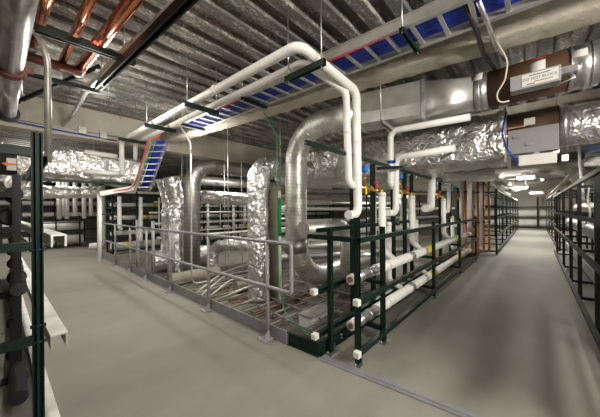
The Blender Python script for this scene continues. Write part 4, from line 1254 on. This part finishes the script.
tag(MB().tube([(RX0 + 0.3, 6.83, 3.02), (0.13, 6.83, 3.01), (0.8, 6.83, 2.98), (1.62, 6.83, 2.96)], 0.013, 8).build('wall_cable', 'blue'), 'blue cable along the foot of the hanging wall', 'cable')
for i, (px, py) in enumerate(((82, 131), (103, 136))):
    p = ony(px, py, 6.86)
    tag(MB().box((p.x - 0.06, 6.8, p.z - 0.06), (p.x + 0.06, 6.9, p.z + 0.08)).build('conduit_box', 'galvd'), ['grey junction box on the hanging wall, left one', 'grey junction box on the hanging wall, nearest the white pipes'][i], 'box')
tag(MB().tube([(-0.2, 6.88, 3.06), (1.7, 6.88, 3.06)], 0.012, 8).build('wall_conduit', 'galvd'), 'thin conduit along the hanging wall above the blue cable', 'conduit')

# ================================================================ LIGHTS
def area(name, loc, sx, sy, e, col=(1.0, 0.95, 0.86), rot=(0, 0, 0)):
    l = bpy.data.lights.new(name, 'AREA')
    l.shape = 'RECTANGLE'
    l.size, l.size_y = sx, sy
    l.energy = e
    l.color = col
    o = bpy.data.objects.new(name, l)
    o.location = loc
    o.rotation_euler = rot
    C.objects.link(o)
    return o
# strip lamps over walkway and aisle, many without fixtures; pit strips are added fill
def strip(name, loc, sx, sy, e, up=0.5):
    area(name, loc, sx, sy, e)
    if not up: return
    area(name + '_uplight', (loc[0], loc[1], loc[2] + 0.09), max(sx, 0.5), max(sy, 0.5), e * up, rot=(PI, 0, 0))  # added upward fill that brightens the deck and beam
strip('lamp_walkway', (0.55, 1.7, 3.45), 0.12, 0.6, 22, 0.0)
strip('lamp_walkway', (0.95, 4.2, 3.2), 0.15, 1.2, 34, 0.0)  # unseen strip, placed to brighten the overhead white pipes
b2_ = bpy.data.lights.new('fill_point', 'POINT'); b2_.energy = 75; b2_.shadow_soft_size = 0.15; b2_.color = (1.0, 0.95, 0.86)  # unseen point light added to brighten the end wall and its pipes
bo2_ = bpy.data.objects.new('fill_point', b2_); bo2_.location = (21.8, 0.6, 2.0); C.objects.link(bo2_)
fill_light = bpy.data.lights.new('fill_point', 'POINT'); fill_light.energy = 38; fill_light.shadow_soft_size = 0.12; fill_light.color = (1.0, 0.95, 0.86)  # unseen point light added to brighten the overhead pipes and hanging wall
bo_ = bpy.data.objects.new('fill_point', fill_light); bo_.location = (0.85, 4.75, 2.65); C.objects.link(bo_)
strip('lamp_walkway', (0.9, 8.6, 2.6), 0.15, 1.2, 45)
strip('lamp_walkway', (0.6, 12.6, 2.8), 0.2, 1.4, 50)
strip('lamp_aisle', (2.2, -0.9, 2.7), 1.2, 0.15, 34, 0.4)
strip('lamp_aisle', (5.6, 0.35, 2.5), 1.2, 0.15, 58, 0.6)
strip('lamp_aisle', (11.5, 0.2, 2.28), 0.2, 1.0, 70)
strip('lamp_aisle', (16.0, 0.2, 2.22), 0.2, 1.1, 80)
strip('lamp_aisle', (21.0, 0.2, 2.22), 0.2, 1.1, 100)
strip('fill_pit', (2.75, 5.2, 2.6), 0.2, 1.2, 36, 0.4)  # ambient fill added in the pit, with no fixtures
strip('fill_pit', (5.6, 8.0, 2.6), 1.2, 0.2, 60, 0.5)
strip('fill_pit', (10, 9.4, 2.6), 1.2, 0.2, 60, 0.5)
strip('fill_pit', (7.6, 3.3, 2.0), 1.2, 0.2, 45, 0.4)
strip('fill_pit', (12, 5.5, 2.6), 1.2, 0.2, 70, 0.5)
# unseen light added behind the camera to brighten the near sides of the pipes
tgt = V((3.4, 3.0, 2.0))
loc = V((1.2, -2.4, 2.6))
l_ = area('fill_front', loc, 1.4, 0.3, 150)
l_.rotation_euler = (tgt - loc).to_track_quat('-Z', 'Y').to_euler()
w = bpy.data.worlds.new('world')
bpy.context.scene.world = w
w.use_nodes = True
w.node_tree.nodes['Background'].inputs[0].default_value = (0.9, 0.92, 1.0, 1)
w.node_tree.nodes['Background'].inputs[1].default_value = 0.05

# ---------------------------------------------------------------- re-seat each Empty at the base of its parts
def bounds(o):
    lo = V((1e9,) * 3); hi = V((-1e9,) * 3)
    wl = WORLD.get(o.name)
    for ch in o.children:
        base = WORLD[ch.name] if ch.name in WORLD else None
        if ch.type == 'MESH' and base is not None:
            for c in ch.bound_box:
                p = base + V(c)
                for k in range(3):
                    lo[k] = min(lo[k], p[k]); hi[k] = max(hi[k], p[k])
    return lo, hi
for o in list(bpy.data.objects):
    if o.type == 'EMPTY' and o.parent is None and o.children and all(c.name in WORLD for c in o.children):
        lo, hi = bounds(o)
        nl = V(((lo.x + hi.x) / 2, (lo.y + hi.y) / 2, lo.z))
        dl_ = nl - o.location
        o.location = nl
        for c in o.children:
            c.location = c.location - dl_

sc = bpy.context.scene
sc.view_settings.view_transform = 'Standard'
sc.view_settings.look = 'None'
sc.view_settings.gamma = 1.0
sc.view_settings.use_curve_mapping = False
sc.view_settings.exposure = 0.22
